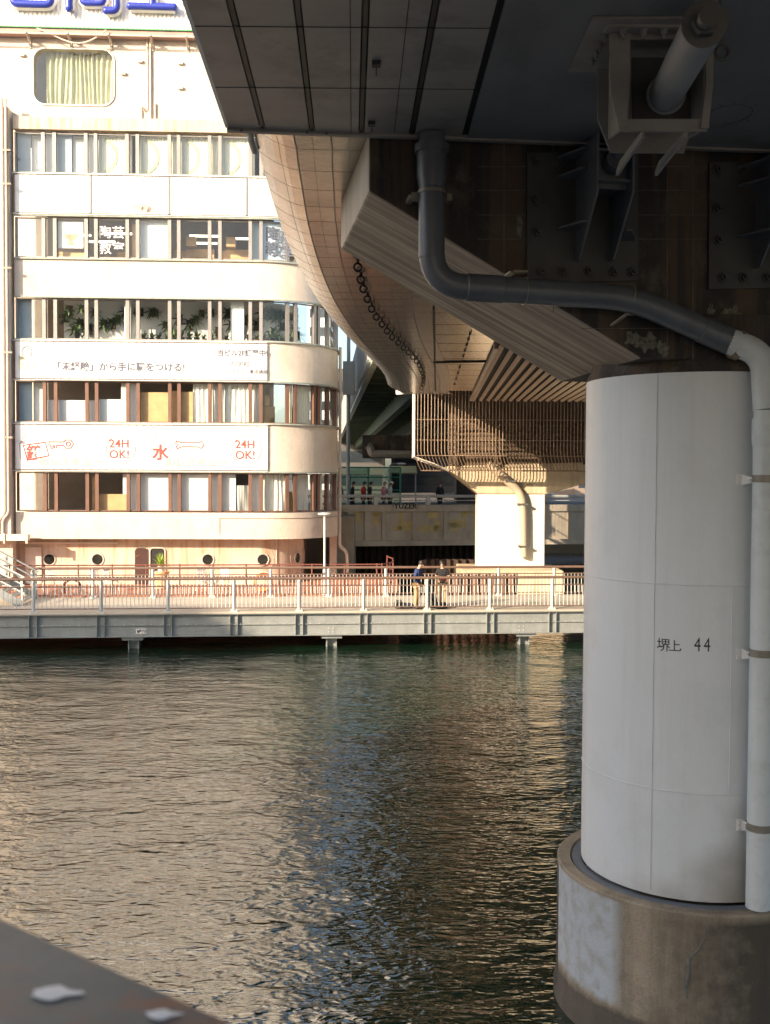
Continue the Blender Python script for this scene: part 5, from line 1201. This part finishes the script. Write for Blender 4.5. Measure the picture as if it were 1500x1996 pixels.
# ---- seismic restraint box hanging from the girder
rs = thing('restraint_bracket', 'pale welded bracket holding a thick tube with a nut, bolted under the girder', 'bracket', tl(1280, 160))
def rq(px, py, dz): return atz(px, py, ZN-dz)
m = MB(); a, b_, c, d = rq(1154, 32, .01), rq(1360, 32, .01), rq(1390, 137, .01), rq(1107, 137, .01); m.prism([a, b_, c, d], (0, 0, -.015)); m.obj('top_plate', steelw, rs)
yF = rq(1196, 60, .03).y; yR = yF+.72
xL, xR = aty(1205, 150, yF).x, aty(1378, 150, yF).x
def fl(name, pts, Y, th, mat=steelw): m = MB(); m.prism([aty(px, py, Y) for px, py in pts], (0, th, 0)); return m.obj(name, mat, rs)
fl('flange_plate', [(1188, 66), (1228, 58), (1228, 160), (1222, 246), (1207, 253), (1190, 183)], yF, .022)
fl('flange_plate', [(1374, 62), (1392, 62), (1390, 165), (1381, 250), (1366, 250), (1376, 165)], yF, .022)
fl('bottom_beam', [(1222, 232), (1372, 232), (1378, 255), (1207, 255)], yF+.024, .03)
fl('top_beam', [(1192, 47), (1330, 47), (1330, 75), (1192, 78)], yF+.03, .02)
fl('bearing_plate', [(1232, 112), (1380, 112), (1378, 236), (1234, 236)], yF+.34, .03, plm)
fl('rear_plate', [(1164, 122), (1240, 122), (1240, 250), (1348, 250), (1333, 298), (1190, 297), (1165, 232)], yR, .022)
zB_ = aty(1250, 255, yF).z
for x in (xL+.035, xR-.02):
    m = MB(); m.prism([(x, yF+.023, ZN-.03), (x, yF+.5, ZN-.03), (x, yF+.5, zB_+.1), (x, yF+.023, zB_+.02)], (.02, 0, 0)); m.obj('side_plate', steelw, rs)
for px in (1250, 1334):
    x = aty(px, 255, yF).x; z = zB_; m = MB(); m.prism([(x, yF-.0, z-.002), (x, yR-.002, z-.002), (x, yR+.12, z-.05), (x, yR+.12, z-.085), (x, yF, z-.05)], (.022, 0, 0)); m.obj('stiffener', steelw, rs)
m = MB(); m.box(xL-.11, xR+.1, yF-.1, yF+.02, ZN-.045, ZN-.022)
for k in range(5): bolt(m, V((xL+.02+k*.15, yF-.05, ZN-.045)), .024, .035, (0, 0, -1))
for k in range(4): bolt(m, V((xL-.09, yF+.08+k*.15, ZN-.02)), .024, .035, (0, 0, -1))
m.objs('bolted_flange', steelw, rs)
cA = aty(1297, 186, yF+.34); cB = rq(1372, 48, .62); dr_ = (cB-cA); cB = cA+dr_
m = MB(); m.tube([cA, cB], .128, 28); m.tube([cA, cA+dr_.normalized()*.04], .15, 28); m.obj('tube', M('pale_tube', (.27, .27, .28), .45, .1, var=.12), rs)
u = dr_.normalized(); m = MB(); m.tube([cB, cB+u*.02], .135, 28); m.tube([cB+u*.02, cB+u*.1], .085, 6); m.tube([cB+u*.1, cB+u*.2], .06, 16); m.obj('nut', steeld, rs)
m = MB(); q = rq(1407, 103, .4); m.tube([q+V((.045*cos(a*pi/10), 0, .045*sin(a*pi/10))) for a in range(20)], .013, 8, closed=True); m.tube([q+V((0, 0, .045)), q+V((-.02, 0, .36))], .01, 6); m.obj('eye_bolt', steeld, rs)
m = MB(); q = rq(1420, 222, .0); m.tube([q+V((.2*cos(a*pi/16), .26*sin(a*pi/16), -.008)) for a in range(32)], .006, 5, closed=True)
for a in range(14): m.ball(q+V((.25*cos(a*pi/7), .32*sin(a*pi/7), -.005)), .012, n=6, m=4)
m.obj('hatch_cover', steeld, deck)
# ---- rings hanging below the curved soffit
rp_px = [(697, 521), (703, 545), (708, 563), (716, 583), (724, 602), (733, 618), (744, 632), (754, 645), (764, 657), (776, 668), (786, 678), (796, 687), (804, 696), (811, 704), (817, 712), (820, 720), (823, 727), (825, 735), (825, 742), (824, 749), (821, 756)]
r0 = None
for px, py in rp_px:
    q = atz(px, py, HZ-.10)
    if r0 is None:
        m = MB(); m.tube([V((.062*cos(a*pi/8), 0, .062*sin(a*pi/8))) for a in range(16)], .018, 6, closed=True); m.box(-.02, .02, -.02, .02, .06, .12)
        o = m.obj('hanging_ring', blackm); r0 = tag(o, '', 'ring', 'black rings under the soffit')
    else: o = r0.copy(); C.objects.link(o)
    o.location = q; o.rotation_euler = (0, 0, .3); o['label'] = ORD[rp_px.index((px, py))]+' small black ring from the near end of the curved line under the soffit'
# ================================================================== CAMERA-SIDE RAIL
rail = thing('hand_rail', 'blurred grey steel rail with chipped rusty paint in the lower left corner', 'railing', (-.5, 1, 5.2))
railm = M('chipped_grey_paint', (.065, .09, .10), .5, .1, var=.3, scale=6, blot=.9, bcol=(.20, .07, .04), blscale=7, streak=.7, scol=(.17, .075, .05), sscale=(3, 8, 3), smin=.5, smax=.62, bump=.0006)
ZH = EYE-.50; a = atz(0, 1785, ZH); b_ = atz(455, 1990, ZH); dd = (b_-a).normalized(); nn_ = V((-dd.y, dd.x, 0))
if nn_.y > 0: nn_ = -nn_
A_ = a-dd*3; B_ = b_+dd*1.2
m = MB(); m.prism([A_, B_, B_+nn_*.6, A_+nn_*.6], (0, 0, -.05)); m.obj('rail_top', railm, rail, bevel=.008)
m = MB(); m.box(*(0, 0, 0, 0, 0, 0)) if False else m.prism([q-V((0, 0, .052)) for q in (A_+nn_*.06, B_+nn_*.06, B_+nn_*.16, A_+nn_*.16)], (0, 0, -1.0)); m.obj('rail_panel', railm, rail)
for px, py, s in ((105, 1935, .021), (315, 1977, .014)):
    q = atz(px, py, ZH+.002); m = MB(); m.grid(lambda u, v: q+V((s*1.2*v*cos(2*pi*u)*(1+.25*sin(u*18+s*90)), s*.55*v*sin(2*pi*u)*(1+.3*cos(u*25)), .0008*(1-v*v))), 20, 3); m.obj('paint_chip', whitep, rail)
# ================================================================== UNSEEN BUILDINGS ADDED BEHIND THE CAMERA (they throw the shade on the near pier and boardwalk)
def block(x0, x1, y0, y1, z1, label, col):
    r_ = thing('office_block', label, 'building', ((x0+x1)/2, y1, 1)); m = MB(); m.box(x0, x1, y0, y1, -.7, z1); m.obj('wall', M('shade_block_wall', col, .8, var=.08, scale=.3), r_)
    z = 4
    while z < z1-2:
        m = MB(); m.box(x0+.6, x1-.6, y1-.1, y1+.06, z, z+1.5); m.obj('window', M('shade_block_glass', (.04, .05, .06), .1), r_); z += 3.4
block(-36, -7, -32, -13, 27, 'unseen beige block added behind the camera to shade the near pier', (.40, .36, .32))
block(-90, -54.5, -34, -13, 28.1, 'unseen grey block added farther left behind the camera to shade the boardwalk', (.33, .33, .34))
